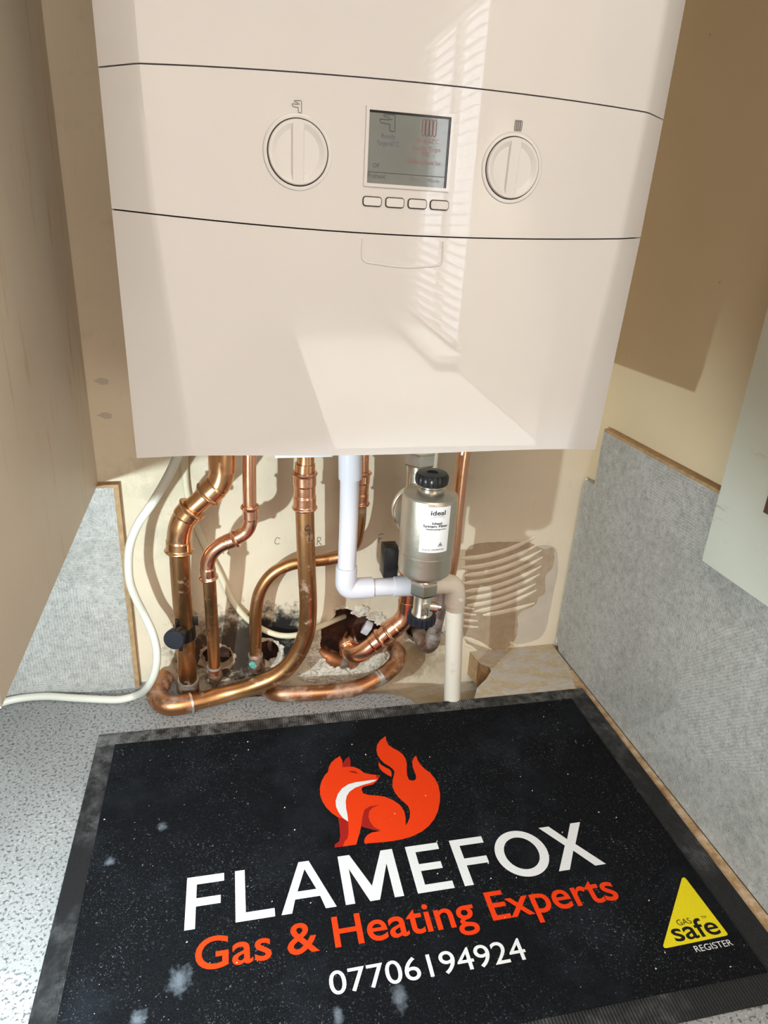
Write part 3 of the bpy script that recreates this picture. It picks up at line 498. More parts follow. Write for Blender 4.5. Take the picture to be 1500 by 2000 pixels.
for sx, nm in ((-1, 'side_panel'), (1, 'side_panel')):
    j = 0 if sx < 0 else -1
    a = [TT[j], TOPC[j], MIDC[j], BOTC[j]]; vs = [(p[0]*0.998, p[1]+0.006, p[2]) for p in a]+[(sx*0.196, -0.002, p[2]) for p in a]
    mesh(nm, vs, [[i, i+1, i+5, i+4] for i in range(3)], 'casing_matt', BO)
box('bottom_tray', (-0.185, -0.246, 0.3965), (0.183, -0.003, 0.402), 'casing_matt', BO)
box('cable_gland', (-0.08189, -0.125, 0.34412), (-0.0235, -0.085, 0.398), 'casing_matt', BO, 0.001)
# dials
def dial(cx, y, cz, R, tilt):
    d = empty('dial', (cx, y, cz)); d.parent = BO; d.matrix_parent_inverse = Matrix.Translation(-Vector(BO.location))
    bpy.context.view_layer.update()
    rot = Matrix.Rotation(tilt, 3, 'Y')
    def put(name, vs, fs, mt, sm=35):
        o = mesh(name, [Vector((cx, y, cz))+rot @ Vector(p) for p in vs], fs, mt, None, smooth=sm); o.parent = d; o.matrix_parent_inverse = d.matrix_world.inverted(); return o
    def ring(prof, N=56):
        vs = [(r*math.cos(2*math.pi*k/N), h, r*math.sin(2*math.pi*k/N)) for r, h in prof for k in range(N)]
        return vs, [[i*N+k, i*N+(k+1) % N, (i+1)*N+(k+1) % N, (i+1)*N+k] for i in range(len(prof)-1) for k in range(N)]
    put('dial_gap', *ring([(0.0201, 0.0006), (0.0201, -0.0003), (0.0186, -0.0003)]), 'seam')  # dark ring laid on the panel as the gap's shade
    put('seat_ring', *ring([(0.0228, 0.0004), (0.0222, -0.0005), (0.0206, -0.0008), (0.0201, -0.0006), (0.0200, 0.0006)]), 'casing')
    put('rim', *ring([(R, 0.001), (R, -0.0019), (R*0.975, -0.0026), (R*0.90, -0.0026), (R*0.87, -0.0024), (R*0.73, -0.0006), (R*0.70, -0.0005)]), 'casing_matt')
    N = 56; put('floor_disc', [(R*0.75*math.cos(2*math.pi*k/N), -0.0006, R*0.75*math.sin(2*math.pi*k/N)) for k in range(N)], [list(range(N))], 'casing_matt')
    w = R*0.19; vs = []
    for (ww, yy) in ((w*1.15, 0.0), (w*1.05, -0.0022), (w*0.90, -0.00265)):
        for sx, sz in ((-1, -1), (1, -1), (1, 1), (-1, 1)): vs.append((sx*ww, yy, sz*math.sqrt(max(0, (R*0.95)**2-ww*ww))))
    fs = [[r*4+k, r*4+(k+1) % 4, (r+1)*4+(k+1) % 4, (r+1)*4+k] for r in range(2) for k in range(4)]+[[8, 9, 10, 11]]
    put('grip', vs, fs, 'casing_matt', 30)
    return d
dial(*(-0.07674, -0.2764, 0.60484), 0.0193, math.radians(0)); dial(*(0.07372, -0.27645, 0.60571), 0.0193, math.radians(1))
# display
SC = (-0.03015, 0.02603, 0.59001, 0.63323, -0.27695)   # x0, x1, z0, z1, y
x0, x1, z0, z1, ys = SC
fr = []
def frame_geo(x0, x1, z0, z1, w, y0, y1):
    o = [(x0-w, z0-w), (x1+w, z0-w), (x1+w, z1+w), (x0-w, z1+w)]; i = [(x0, z0), (x1, z0), (x1, z1), (x0, z1)]
    vs = [(a, y1+0.004, b) for a, b in o]+[(a*1.0, y0, b) for a, b in [(x0-w*0.8, z0-w*0.8), (x1+w*0.8, z0-w*0.8), (x1+w*0.8, z1+w*0.8), (x0-w*0.8, z1+w*0.8)]]+[(a, y0, b) for a, b in i]+[(a, y1+0.004, b) for a, b in i]
    return vs, [[r*4+k, r*4+(k+1) % 4, (r+1)*4+(k+1) % 4, (r+1)*4+k] for r in range(3) for k in range(4)]
DI = mesh('display', *frame_geo(x0, x1, z0, z1, 0.0026, ys-0.0008, ys), 'casing', BO)
def sub(o, par): o.parent = par; o.matrix_parent_inverse = par.matrix_world.inverted(); return o
bpy.context.view_layer.update()
scr = sub(mesh('screen', [(x0, ys, z0), (x1, ys, z0), (x1, ys, z1), (x0, ys, z1)], [[0, 1, 2, 3]], 'screen'), DI)
yb = ys-0.00006
sub(mesh('screen_recess_shade', [(x0, yb, z1), (x0, yb, z1-0.0014), (x1-0.0016, yb, z1-0.0014), (x1-0.0016, yb, z0), (x1, yb, z0), (x1, yb, z1)], [[0, 1, 2, 5], [2, 3, 4, 5]], 'screen_shade'), DI)  # recess shadow along top and right, drawn as black strips
W_, H_ = x1-x0, z1-z0
def scr_text(body, u0, u1, v0, h, mt, bold=0.0, ref='Ag'):
    o = text_obj('screen_text', body, lambda u, v: (x0+W_*(u0+(u1-u0)*u), ys-0.00009, z0+H_*(v0+h*v)), mt, None, bold, ref); return sub(o, DI)
def strokes(name, lines, fr, r, mt, par, n=6):
    vs = []; fs = []
    for L in lines:
        v, f = tube_geo([fr(*p) for p in L] if len(L) > 2 else [fr(*L[0]), fr(*[(L[0][0]+L[1][0])/2, (L[0][1]+L[1][1])/2]), fr(*L[1])], r, n, 0.0008); k = len(vs); vs += v; fs += [[i+k for i in q] for q in f]
    return mesh(name, vs, fs, mt, par)
def poly(*p):   # straight-sided polyline with doubled corners so that the spline keeps them
    out = []
    for a, b in zip(p, p[1:]):
        for t_ in (0.02, 0.5, 0.98): out.append((a[0]+(b[0]-a[0])*t_, a[1]+(b[1]-a[1])*t_))
    return out
TAP = [poly((0.25, 0.97), (0.98, 1.0), (1.0, 0.0), (0.68, 0.02)), poly((0.68, 0.02), (0.66, 0.42)), poly((0.66, 0.42), (0.12, 0.46), (0.02, 0.56), (0.02, 0.68), (0.60, 0.68), (0.62, 0.82), (0.25, 0.86), (0.25, 0.97)), poly((0.60, 0.70), (0.80, 0.72))]
RADI = [poly((i*0.24+0.02, 0.10), (i*0.24+0.02, 0.90), (i*0.24+0.08, 1.0), (i*0.24+0.18, 1.0), (i*0.24+0.22, 0.90), (i*0.24+0.22, 0.10), (i*0.24+0.16, 0.0), (i*0.24+0.08, 0.0), (i*0.24+0.02, 0.10)) for i in range(4)]
sub(strokes('screen_tap_icon', TAP, lambda u, v: (x0+W_*(0.125+0.19*u), ys-0.0001, z0+H_*(0.735+0.225*v)), 0.00022, 'ink_dark', None), DI)
sub(strokes('screen_radiator_icon', RADI, lambda u, v: (x0+W_*(0.645+0.19*u), ys-0.0001, z0+H_*(0.715+0.225*v)), 0.0002, 'ink_red', None), DI)
scr_text('Ready', 0.155, 0.325, 0.615, 0.085, 'ink_blue'); scr_text('Target 65°C', 0.10, 0.375, 0.515, 0.085, 'ink_blue')
scr_text('On at 62°C', 0.57, 0.87, 0.60, 0.08, 'ink_red'); scr_text('Standby Target', 0.545, 0.90, 0.49, 0.08, 'ink_red'); scr_text('70°C', 0.655, 0.765, 0.415, 0.08, 'ink_red'); scr_text('Enabled by Room Stat', 0.50, 0.91, 0.30, 0.08, 'ink_red')
scr_text('Off', 0.065, 0.145, 0.20, 0.085, 'ink_dark'); scr_text('Preheat', 0.005, 0.225, 0.055, 0.085, 'ink_dark'); scr_text('Menu', 0.53, 0.66, 0.05, 0.075, 'ink_faint'); scr_text('Mode', 0.76, 0.91, 0.05, 0.075, 'ink_faint')
sub(mesh('screen_rule', [(x0, ys-0.00008, z0+H_*0.152), (x1-0.0017, ys-0.00008, z0+H_*0.152), (x1-0.0017, ys-0.00008, z0+H_*0.164), (x0, ys-0.00008, z0+H_*0.164)], [[0, 1, 2, 3]], 'ink_dark'), DI)
def rrect(x0, x1, z0, z1, r, n=5):
    out = []
    for cx, cz, a0 in ((x1-r, z1-r, 0), (x0+r, z1-r, 90), (x0+r, z0+r, 180), (x1-r, z0+r, 270)):
        for k in range(n+1): a = math.radians(a0+90*k/n); out.append((cx+r*math.cos(a), cz+r*math.sin(a)))
    return out
for (bx0, bx1, bz0, bz1, by) in [(-0.03208, -0.01959, 0.576, 0.58137, -0.27674), (-0.0161, -0.00358, 0.57601, 0.58167, -0.27679), (-0.00016, 0.01269, 0.57626, 0.58171, -0.2768), (0.01589, 0.02878, 0.57638, 0.58186, -0.27676)]:
    def plate(o, off, y0, y1):
        P = rrect(bx0-off, bx1+off, bz0-off, bz1+off, 0.0017+off); k = len(P)
        return [(a, y0, b) for a, b in P]+[(a, y1, b) for a, b in P], [list(range(k))]+[[i, (i+1) % k, k+(i+1) % k, k+i] for i in range(k)]
    B = mesh('button', *plate(None, -0.00015, by-0.0012, by+0.002), 'casing_matt', BO); bpy.context.view_layer.update()
    sub(mesh('button_gap', *plate(None, 0.00055, by-0.0002, by+0.002), 'seam'), B)  # dark plate round the button, drawn for the shade in its gap
strokes('tap_icon', TAP, lambda u, v: tuple((-0.0806, -0.27635, 0.62772)[i]+(u*0.0062, 0, v*0.0068)[i] for i in range(3)), 0.0002, 'print_grey', BO)
strokes('radiator_icon', RADI, lambda u, v: tuple((0.07233, -0.27647, 0.62907)[i]+(u*0.0056, 0, v*0.0064)[i] for i in range(3)), 0.0002, 'print_grey', BO)
HR = [(-0.0315, -0.2762, 0.55478), (-0.03149, -0.27597, 0.54675), (-0.03128, -0.27584, 0.54236), (-0.0297, -0.27578, 0.54004), (-0.01884, -0.27577, 0.53843), (-0.00178, -0.27577, 0.53721), (0.01541, -0.27577, 0.53806), (0.02498, -0.27579, 0.53949), (0.02757, -0.27582, 0.541), (0.02807, -0.2759, 0.54382), (0.02791, -0.27607, 0.54937), (0.02768, -0.27625, 0.55555)]
tube('handle_lip', HR, 0.0008, 'casing', BO, 8, 0.0015)

# ------------------------------------------------------------------ copper pipes
def pipe_thing(label, base, name='copper_pipe', group='copper pipes under the boiler'): return empty(name, base, label, 'pipe', group)
P1 = pipe_thing('thick copper pipe with a 45 degree offset and a black clip, left of the others', (-0.18721, -0.03, 0.00861))
fitting('elbow_fitting', [(-0.13272, -0.082, 0.34411), (-0.13377, -0.082, 0.31708), (-0.13802, -0.082, 0.30282), (-0.14354, -0.082, 0.29719), (-0.15021, -0.081, 0.29003)], 0.0132, 'cu_gold', P1, b0=False)
fitting('end_socket', [(-0.13264, -0.082, 0.34633), (-0.13322, -0.082, 0.33126), (-0.13375, -0.082, 0.31765)], 0.0143, 'cu_gold', P1, b0=False, b1=False)
tube('pipe', [(-0.1463, -0.081, 0.29457), (-0.1585, -0.08, 0.28289), (-0.17079, -0.079, 0.27113)], 0.0110, 'cu_gold', P1)
fitting('elbow_fitting', [(-0.16573, -0.08, 0.27609), (-0.17429, -0.079, 0.26531), (-0.1798, -0.079, 0.25292), (-0.18221, -0.078, 0.24039), (-0.18327, -0.078, 0.2231)], 0.0132, 'cu_gold', P1)
tube('pipe', [(-0.18297, -0.078, 0.22807), (-0.18436, -0.068, 0.17617), (-0.18543, -0.05, 0.10198), (-0.18712, -0.03, 0.01019)], 0.0112, 'cu_old', P1)
tube('solder_ring', [(-0.18647, -0.031, 0.02115), (-0.18681, -0.03, 0.01571)], 0.0130, 'solder', P1, step=0.0008)
tube('socket', [(-0.18676, -0.03, 0.0165), (-0.18664, -0.028, -0.0026)], 0.0126, 'cu_dusty', P1, step=0.002)
P2 = pipe_thing('slim copper pipe with an S offset, marked H in black', (-0.15439, -0.03, 0.0167))
tube('pipe', [(-0.10529, -0.09, 0.34832), (-0.10612, -0.09, 0.31341), (-0.10656, -0.09, 0.27236)], 0.0072, 'cu_new', P2)
fitting('elbow_fitting', [(-0.10638, -0.09, 0.28012), (-0.10608, -0.09, 0.26994), (-0.10688, -0.09, 0.25909), (-0.11146, -0.089, 0.2491), (-0.12039, -0.089, 0.2428), (-0.12705, -0.088, 0.23899)], 0.0079, 'cu_new', P2, b1=False, up=1.32, sock=0.012)
fitting('elbow_fitting', [(-0.12043, -0.089, 0.24157), (-0.12927, -0.088, 0.23787), (-0.13814, -0.088, 0.23403), (-0.14775, -0.087, 0.2254), (-0.15321, -0.086, 0.2133), (-0.15365, -0.086, 0.2038), (-0.15311, -0.085, 0.19168)], 0.0082, 'cu_new', P2, up=1.30, sock=0.010)
tube('pipe', [(-0.15284, -0.086, 0.19735), (-0.15283, -0.078, 0.16141), (-0.15306, -0.055, 0.09121), (-0.15344, -0.04, 0.03955)], 0.0074, 'cu_old', P2)
tube('solder_ring', [(-0.15389, -0.04, 0.04348), (-0.15403, -0.04, 0.04039)], 0.0090, 'solder', P2, step=0.0006)
fitting('wall_elbow', [(-0.15396, -0.04, 0.04194), (-0.15331, -0.035, 0.02735), (-0.15324, -0.022, 0.01311), (-0.15162, 0.004, 0.00222), (-0.15115, 0.03, -0.00635)], 0.0086, 'cu_dusty', P2, b1=False, b0=False)
strokes('marker_letter', [[(-1, -1), (-0.9, 0), (-0.9, 1)], [(0.8, -1), (0.8, 0), (0.9, 1)], [(-0.9, 0.05), (0, 0.1), (0.8, 0.1)]], lambda u, v: tuple((-0.15424, -0.0695, 0.11789)[i]+(u*0.0028, -0.0004*(1-u*u), v*0.0058)[i] for i in range(3)), 0.0005, 'marker', P2)
P3 = pipe_thing('thick copper pipe marked G sweeping forward onto the worktop', (-0.1545, -0.04494, 0))
fitting('neck_fitting', [(-0.04504, -0.075, 0.34254), (-0.04492, -0.075, 0.32686), (-0.04539, -0.075, 0.3151)], 0.0095, 'cu_gold', P3, b0=False, b1=False)
fitting('coupling', [(-0.04592, -0.075, 0.31155), (-0.04578, -0.075, 0.29111), (-0.04561, -0.075, 0.26713)], 0.0120, 'cu_new', P3, up=1.2, sock=0.012)
tube('cone', [(-0.04543, -0.075, 0.321), (-0.04591, -0.075, 0.30976)], 0.0112, 'cu_gold', P3)
tube('pipe', [(-0.04565, -0.075, 0.27272), (-0.04401, -0.074, 0.22462), (-0.04158, -0.072, 0.17679), (-0.03973, -0.07, 0.13364), (-0.04229, -0.068, 0.09631), (-0.05467, -0.067, 0.06391), (-0.07498, -0.066, 0.04012), (-0.10358, -0.064, 0.02566), (-0.14153, -0.05915, 0.0125), (-0.18453, -0.07023, 0.0125)], 0.0106, 'cu_old', P3)
fitting('elbow_fitting', [(-0.18273, -0.06954, 0.0125), (-0.19533, -0.0714, 0.0125), (-0.20852, -0.0706, 0.0128), (-0.21922, -0.06094, 0.0135), (-0.22428, -0.04704, 0.015), (-0.22077, -0.03374, 0.017), (-0.2159, -0.02018, 0.019)], 0.0122, 'cu_dusty', P3, b0=False, b1=False, up=1.06)
tube('solder_ring', [(-0.18153, -0.06924, 0.0125), (-0.18393, -0.06984, 0.0125)], 0.0127, 'solder', P3, step=0.0006)
strokes('marker_letter', [[(0.5, 0.75), (0.0, 1.0), (-0.7, 0.8), (-0.8, 0.45), (-0.2, 0.35), (0.5, 0.6), (0.4, 0.0), (0.3, -1.0)]], lambda u, v: tuple((-0.04275, -0.0862, 0.24177)[i]+(u*0.0042, 0.0004*u*u, v*0.0095)[i] for i in range(3)), 0.0005, 'marker', P3)
P4 = pipe_thing('slim brown copper pipe looping from the wall up behind the white waste', (-0.10125, -0.02, 0.0195))
tube('pipe', [(0.02349, -0.05, 0.3335), (0.02434, -0.05, 0.29819)], 0.0072, 'cu_new', P4)
fitting('coupling', [(0.02421, -0.05, 0.30134), (0.02377, -0.05, 0.28233), (0.02347, -0.05, 0.25905)], 0.0086, 'cu_new', P4, up=1.3)
tube('pipe', [(0.02331, -0.05, 0.26297), (0.02283, -0.049, 0.2328), (0.01873, -0.046, 0.20647), (0.00709, -0.043, 0.19111), (-0.01255, -0.04, 0.18452), (-0.04041, -0.037, 0.18126), (-0.06211, -0.036, 0.17654), (-0.08077, -0.036, 0.16514), (-0.09405, -0.036, 0.14478), (-0.10014, -0.036, 0.11846), (-0.10145, -0.036, 0.08509), (-0.10219, -0.036, 0.04909)], 0.0077, 'cu_old', P4)
tube('solder_ring', [(-0.10211, -0.036, 0.05298), (-0.10217, -0.036, 0.04987)], 0.0092, 'solder', P4, step=0.0006)
fitting('wall_elbow', [(-0.10214, -0.036, 0.05143), (-0.1016, -0.032, 0.03525), (-0.09991, -0.02, 0.02017), (-0.09595, 0.006, 0.00707), (-0.09328, 0.03, -0.00241)], 0.0088, 'cu_dusty', P4, b1=False, b0=False)
lump('verdigris_patch', (-0.10589, -0.042, 0.04118), 0.0042, 'verdigris', P4, 9, (1, 0.5, 1.2))
P5 = pipe_thing('slim copper pipe slanting down behind the silver filter into a tarnished bend', (0.12294, -0.04, 0.04213))
tube('pipe', [(0.1447, -0.055, 0.33783), (0.14275, -0.057, 0.29402), (0.14171, -0.06, 0.23531), (0.14104, -0.062, 0.18741), (0.13767, -0.062, 0.1514), (0.13287, -0.06, 0.12078)], 0.0080, 'cu_new', P5)
tube('pipe', [(0.13287, -0.062, 0.14437), (0.13041, -0.06, 0.10957), (0.12785, -0.056, 0.07232)], 0.0088, 'cu_grey', P5)
tube('solder_ring', [(0.129, -0.056, 0.07537), (0.12805, -0.056, 0.06993)], 0.0104, 'solder', P5, step=0.0008)
fitting('bend', [(0.12856, -0.056, 0.07225), (0.12751, -0.052, 0.05698), (0.12495, -0.042, 0.04572), (0.12306, -0.024, 0.04387), (0.12375, -0.006, 0.0438), (0.12864, 0.02, 0.03529)], 0.0098, 'cu_grey', P5, b0=False, b1=False)
P6 = pipe_thing('shiny new copper pipe of angled fittings dropping from the filter valve into the wall', (0.02645, -0.03, 0.0371))
fitting('vertical_socket', [(0.08669, -0.062, 0.16952), (0.08754, -0.062, 0.14778), (0.08808, -0.062, 0.12038)], 0.0122, 'cu_gold', P6, b0=False, b1=False)
fitting('elbow_fitting', [(0.08731, -0.062, 0.13161), (0.08714, -0.062, 0.11446), (0.08189, -0.062, 0.10206), (0.07423, -0.062, 0.09514), (0.06356, -0.061, 0.08554)], 0.0125, 'cu_new', P6, b0=False, up=1.2)
tube('pipe', [(0.06678, -0.061, 0.08831), (0.05908, -0.061, 0.08135), (0.05097, -0.06, 0.07298)], 0.0108, 'cu_new', P6)
fitting('elbow_fitting', [(0.05653, -0.061, 0.07851), (0.04514, -0.06, 0.06812), (0.03521, -0.058, 0.05841), (0.02658, -0.052, 0.0505), (0.02133, -0.041, 0.04593), (0.02027, -0.028, 0.04611)], 0.0118, 'cu_new', P6, b1=False, up=1.2)
fitting('wall_elbow', [(0.02089, -0.036, 0.04579), (0.02028, -0.024, 0.04667), (0.02328, -0.008, 0.04315), (0.03095, 0.02, 0.02998)], 0.0124, 'cu_new', P6, b1=False, up=1.18)
P7 = pipe_thing('dusty copper pipe lying along the sawn worktop gap, elbowed into the wall', (-0.01019, -0.05, -0.00581))
tube('pipe', [(-0.10863, -0.026, -0.00052), (-0.09457, -0.034, -0.00439), (-0.07522, -0.0662, 0.0105), (-0.04001, -0.07083, 0.0105), (-0.00074, -0.07295, 0.0105), (0.03007, -0.06961, 0.0115), (0.05651, -0.06288, 0.018)], 0.0100, 'cu_dusty', P7)
tube('solder_ring', [(0.05203, -0.06468, 0.017), (0.05804, -0.06213, 0.0185)], 0.0112, 'solder', P7, step=0.0008)
fitting('elbow_fitting', [(0.05354, -0.06394, 0.0175), (0.06674, -0.05715, 0.02), (0.08087, -0.04684, 0.025), (0.08791, -0.03473, 0.029), (0.09127, -0.006, 0.01999), (0.09497, 0.03, 0.00419)], 0.0112, 'cu_dusty', P7, b0=False, b1=False)
P8 = pipe_thing('old orange-brown pipe stub buried in the broken plaster hole', (0.01336, 0.01, -0.00163), 'buried_pipe')
tube('pipe', [(-0.01551, 0.022, 0.0086), (-0.00062, 0.014, 0.00224), (0.02117, 0.012, -0.00732), (0.05446, 0.02, -0.02185)], 0.0125, 'terracotta', P8)
tube('pipe_collar', [(0.01506, 0.011, -0.00423), (0.02247, 0.011, -0.00763)], 0.0137, 'cu_grey', P8, step=0.001)
tag(box('wall_plug', (0, 0, 0), (0.0105, 0.012, 0.017), 'pvc_white', None, 0.0012), 'small white plastic block stuck in the broken plaster hole', 'plug')
o = bpy.data.objects['wall_plug']; o.location = (0.04011, -0.004, 0.05043); o.rotation_euler = (0.25, 0.45, -0.3)

# black pipe clip on the thick left pipe
PC = empty('pipe_clip', (-0.18531, -0.05, 0.10413), 'black plastic pipe clip with round cap on the thick left pipe', 'clip')
ax = Vector((-0.25, -0.90, 0.10)).normalized(); cc = Vector((-0.18654, -0.056, 0.1095)); kn = Vector((-0.19246, -0.074, 0.11383))
tube('band', [(-0.18525, -0.0525, 0.11358), (-0.18529, -0.0485, 0.09521)], 0.0126, 'black', PC, step=0.0015)
lathe('stem', [(0.0085, 0), (0.0085, 0.012), (0.0110, 0.0125), (0.0112, 0.020)], 'black', PC, 28, ax, kn-ax*0.012)
lathe('cap', [(0.0112, 0), (0.0122, 0.0008), (0.0122, 0.005), (0.0112, 0.0062), (0.0, 0.0064)], 'black_blue', PC, 28, ax, kn+ax*0.006)
box('tab', tuple(Vector((-0.17245, -0.056, 0.12029))-Vector((0.0035, 0.001, 0.006))), tuple(Vector((-0.17245, -0.056, 0.12029))+Vector((0.0035, 0.001, 0.006))), 'black', PC, 0.0006)
box('tab', tuple(Vector((-0.19279, -0.064, 0.12496))-Vector((0.0016, 0.004, 0.005))), tuple(Vector((-0.19279, -0.064, 0.12496))+Vector((0.0016, 0.004, 0.005))), 'black', PC, 0.0006)
box('lug', tuple(Vector((-0.18979, -0.07, 0.09468))-Vector((0.0022, 0.003, 0.004))), tuple(Vector((-0.18979, -0.07, 0.09468))+Vector((0.0022, 0.003, 0.004))), 'black', PC, 0.0006)

# ------------------------------------------------------------------ plastic waste pipe
WP = empty('waste_pipe', (0.15992, -0.07021, -0.03), 'white plastic waste pipe stepping right and down, its old end cream', 'pipe')
tube('top_socket', [(-0.00064, -0.098, 0.34889), (-0.00003, -0.098, 0.3306), (0.00064, -0.098, 0.31076)], 0.0128, 'pvc_white', WP)
tube('pipe', [(-0.0001, -0.098, 0.31607), (0.00065, -0.098, 0.25869), (0.00019, -0.098, 0.19978)], 0.0105, 'pvc_white', WP)
def pv(px): return px
tube('elbow', [(0.00007, -0.098, 0.20374), (-0.00007, -0.098, 0.18919), (0.00018, -0.098, 0.18114), (0.00336, -0.098, 0.17551), (0.01187, -0.098, 0.17419), (0.03139, -0.098, 0.1741)], 0.0124, 'pvc_white', WP)
tube('pipe', [(0.0271, -0.098, 0.17407), (0.06112, -0.098, 0.17326)], 0.0105, 'pvc_white', WP)
tube('socket', [(0.05674, -0.098, 0.17358), (0.08438, -0.098, 0.17292)], 0.0124, 'pvc_white', WP)
tube('aged_elbow', [(0.08184, -0.098, 0.17311), (0.10538, -0.098, 0.17277), (0.12279, -0.098, 0.1722), (0.13161, -0.098, 0.16805), (0.13513, -0.098, 0.15859), (0.13602, -0.098, 0.14278)], 0.0124, 'pvc_cream', WP)
tube('aged_pipe', [(0.13573, -0.098, 0.14569), (0.14121, -0.098, 0.07536), (0.1444, -0.098, 0.02796), (0.15019, -0.098, -0.04732)], 0.0108, 'pvc_cream', WP)

# ------------------------------------------------------------------ system filter
FY = -0.145
FX, FZT, FZB, CZ = 0.0777, 0.3091, 0.2177, 0.3256
R = 0.0296
FI = empty('system_filter', (FX, FY, FZB-0.05), 'silver cylindrical heating filter with black cap and white label', 'filter')
lathe('body', [(0.012, FZB-0.004), (R*0.80, FZB-0.003), (R*0.96, FZB+0.002), (R*0.985, FZB+0.006), (R*0.985, FZB+0.024), (R*1.0, FZB+0.0255), (R*1.0, FZT-0.0045), (R*0.985, FZT-0.0015), (R*0.95, FZT), (R*0.80, FZT+0.0018), (R*0.58, FZT+0.0035), (R*0.50, FZT+0.0042), (0.012, FZT+0.0045)], 'cast', FI, 64, None, (FX, FY, 0), 25)
tube('bead_line', [(FX+R*1.003*math.cos(a), FY+R*1.003*math.sin(a), FZB+0.0255) for a in [math.radians(x) for x in range(0, 361, 15)]], 0.0004, 'nickel', FI, 6, 0.004)
lathe('collar', [(0.0142, FZT+0.004), (0.0142, CZ-0.009), (0.0136, CZ-0.0085), (0.0136, CZ-0.004)], 'nickel', FI, 48, None, (FX, FY, 0))
lathe('cap', [(0.0145, CZ-0.0065), (0.0163, CZ-0.005), (0.0170, CZ-0.001), (0.0168, CZ+0.0035), (0.0150, CZ+0.0062), (0.0060, CZ+0.0068), (0.0050, CZ+0.0052), (0.0001, CZ+0.0050)], 'black', FI, 72, None, (FX, FY, 0), 35, 3, 0.035)
def hexnut(name, at, axis, R, h, mat='nickel', par=None, bevel=0.001):
    A = Vector(axis).normalized(); q = Vector((0, 0, 1)).rotation_difference(A); vs = []
    prof = ((R*0.93, -h/2), (R, -h/2+h*0.14), (R, h/2-h*0.14), (R*0.93, h/2))
    for r, z in prof:
        for k in range(6): a = math.radians(60*k+12); vs.append(Vector(at)+q @ Vector((r*math.cos(a), r*math.sin(a), z)))
    fs = [[i*6+k, i*6+(k+1) % 6, (i+1)*6+(k+1) % 6, (i+1)*6+k] for i in range(3) for k in range(6)]+[list(range(6)), [18+k for k in range(6)]]
    return mesh(name, vs, fs, mat, par)
NZ0, NZ1, VZ1, DZ0, DZ1 = (0.20697, 0.19006, 0.16208, 0.16343, 0.15189)
DX = 0.0792
lathe('lower_neck', [(0.0120, NZ0-0.002), (0.0125, FZB-0.002)], 'nickel', FI, 32, None, (DX, FY, 0))
hexnut('union_nut', (DX, FY, (NZ0+NZ1)/2), (0, 0, 1), 0.0165, NZ0-NZ1, 'nickel', FI)
lathe('drain_valve', [(0.0100, NZ1+0.001), (0.0098, NZ1-0.004), (0.0105, NZ1-0.006), (0.0105, VZ1+0.006), (0.0122, VZ1+0.003), (0.0125, VZ1)], 'nickel', FI, 40, None, (DX, FY, 0))
lathe('drain_cap', [(0.0150, DZ1), (0.0157, DZ1+0.001), (0.0157, DZ0-0.001), (0.0145, DZ0)], 'black_blue', FI, 60, None, (DX, FY, 0), 30, 3, 0.05)
lathe('valve_spindle', [(0.0062, 0), (0.0062, 0.010), (0.0045, 0.0105), (0.0040, 0.0135)], 'nickel', FI, 24, (0.85, -0.35, 0), (DX+0.007, FY-0.003, (NZ1+VZ1)/2-0.002))
box('spindle_slot', (DX+0.0175, FY-0.0125, (NZ1+VZ1)/2-0.0028), (DX+0.0185, FY-0.0070, (NZ1+VZ1)/2-0.0012), 'black', FI)
# raised maker's letters on the drain valve, reading upwards
vz = (NZ1+VZ1)/2-0.002
box('cast_plate', (DX-0.0045, FY-0.0112, vz-0.0085), (DX+0.0040, FY-0.0095, vz+0.0085), 'nickel', FI, 0.0005)
text_obj('cast_letters', 'cim', lambda u, v: (DX-0.0032+0.0058*(1-v) if False else DX+0.0028-0.0058*v, FY-0.0114, vz-0.0072+0.0144*u), 'cast', FI, 0.02)
# sticker wrapped round the body
def wrap(xa, z, r=R*1.0+0.00025): a = math.radians(-90)+xa/R; return (FX+r*math.cos(a), FY+r*math.sin(a), z)
LA0, LA1, LZ0, LZ1 = (-0.01691, 0.01442, 0.25389, 0.30516)
N = 14; vs = [wrap(LA0+(LA1-LA0)*k/N, LZ0) for k in range(N+1)]+[wrap(LA0+(LA1-LA0)*k/N, LZ1) for k in range(N+1)]
LB = mesh('label', vs, [[k, k+1, N+2+k, N+1+k] for k in range(N)], 'label', FI, True); bpy.context.view_layer.update()
def lab(body, u0, u1, v0, v1, mt='ink', bold=0.0, ref=None):
    fr = lambda u, v: wrap(LA0+(LA1-LA0)*(u0+(u1-u0)*u), LZ0+(LZ1-LZ0)*(v0+(v1-v0)*v), R+0.0004)
    return sub(text_obj('label_text', body, fr, mt, None, bold, ref), LB)
lab('ideal', 0.30, 0.80, 0.825, 0.925, bold=0.02); lab('HEATING', 0.36, 0.76, 0.785, 0.805, 'print_grey')
lab('Ideal', 0.37, 0.70, 0.625, 0.675, bold=0.03); lab('System Filter', 0.08, 0.93, 0.56, 0.615, bold=0.03, ref='Sl'); lab('idealheating.com', 0.18, 0.86, 0.505, 0.535, bold=0.03, ref='dl'); lab('Serial No. 250548047320', 0.10, 0.84, 0.050, 0.085, ref='Sl')
flat = lambda pts: [wrap(LA0+(LA1-LA0)*p[0], LZ0+(LZ1-LZ0)*p[1], R+0.00045) for p in pts]
sub(mesh('label_rule', flat([(0.30, 0.755), (0.78, 0.755), (0.78, 0.76), (0.30, 0.76)]), [[0, 1, 2, 3]], 'print_grey'), LB)
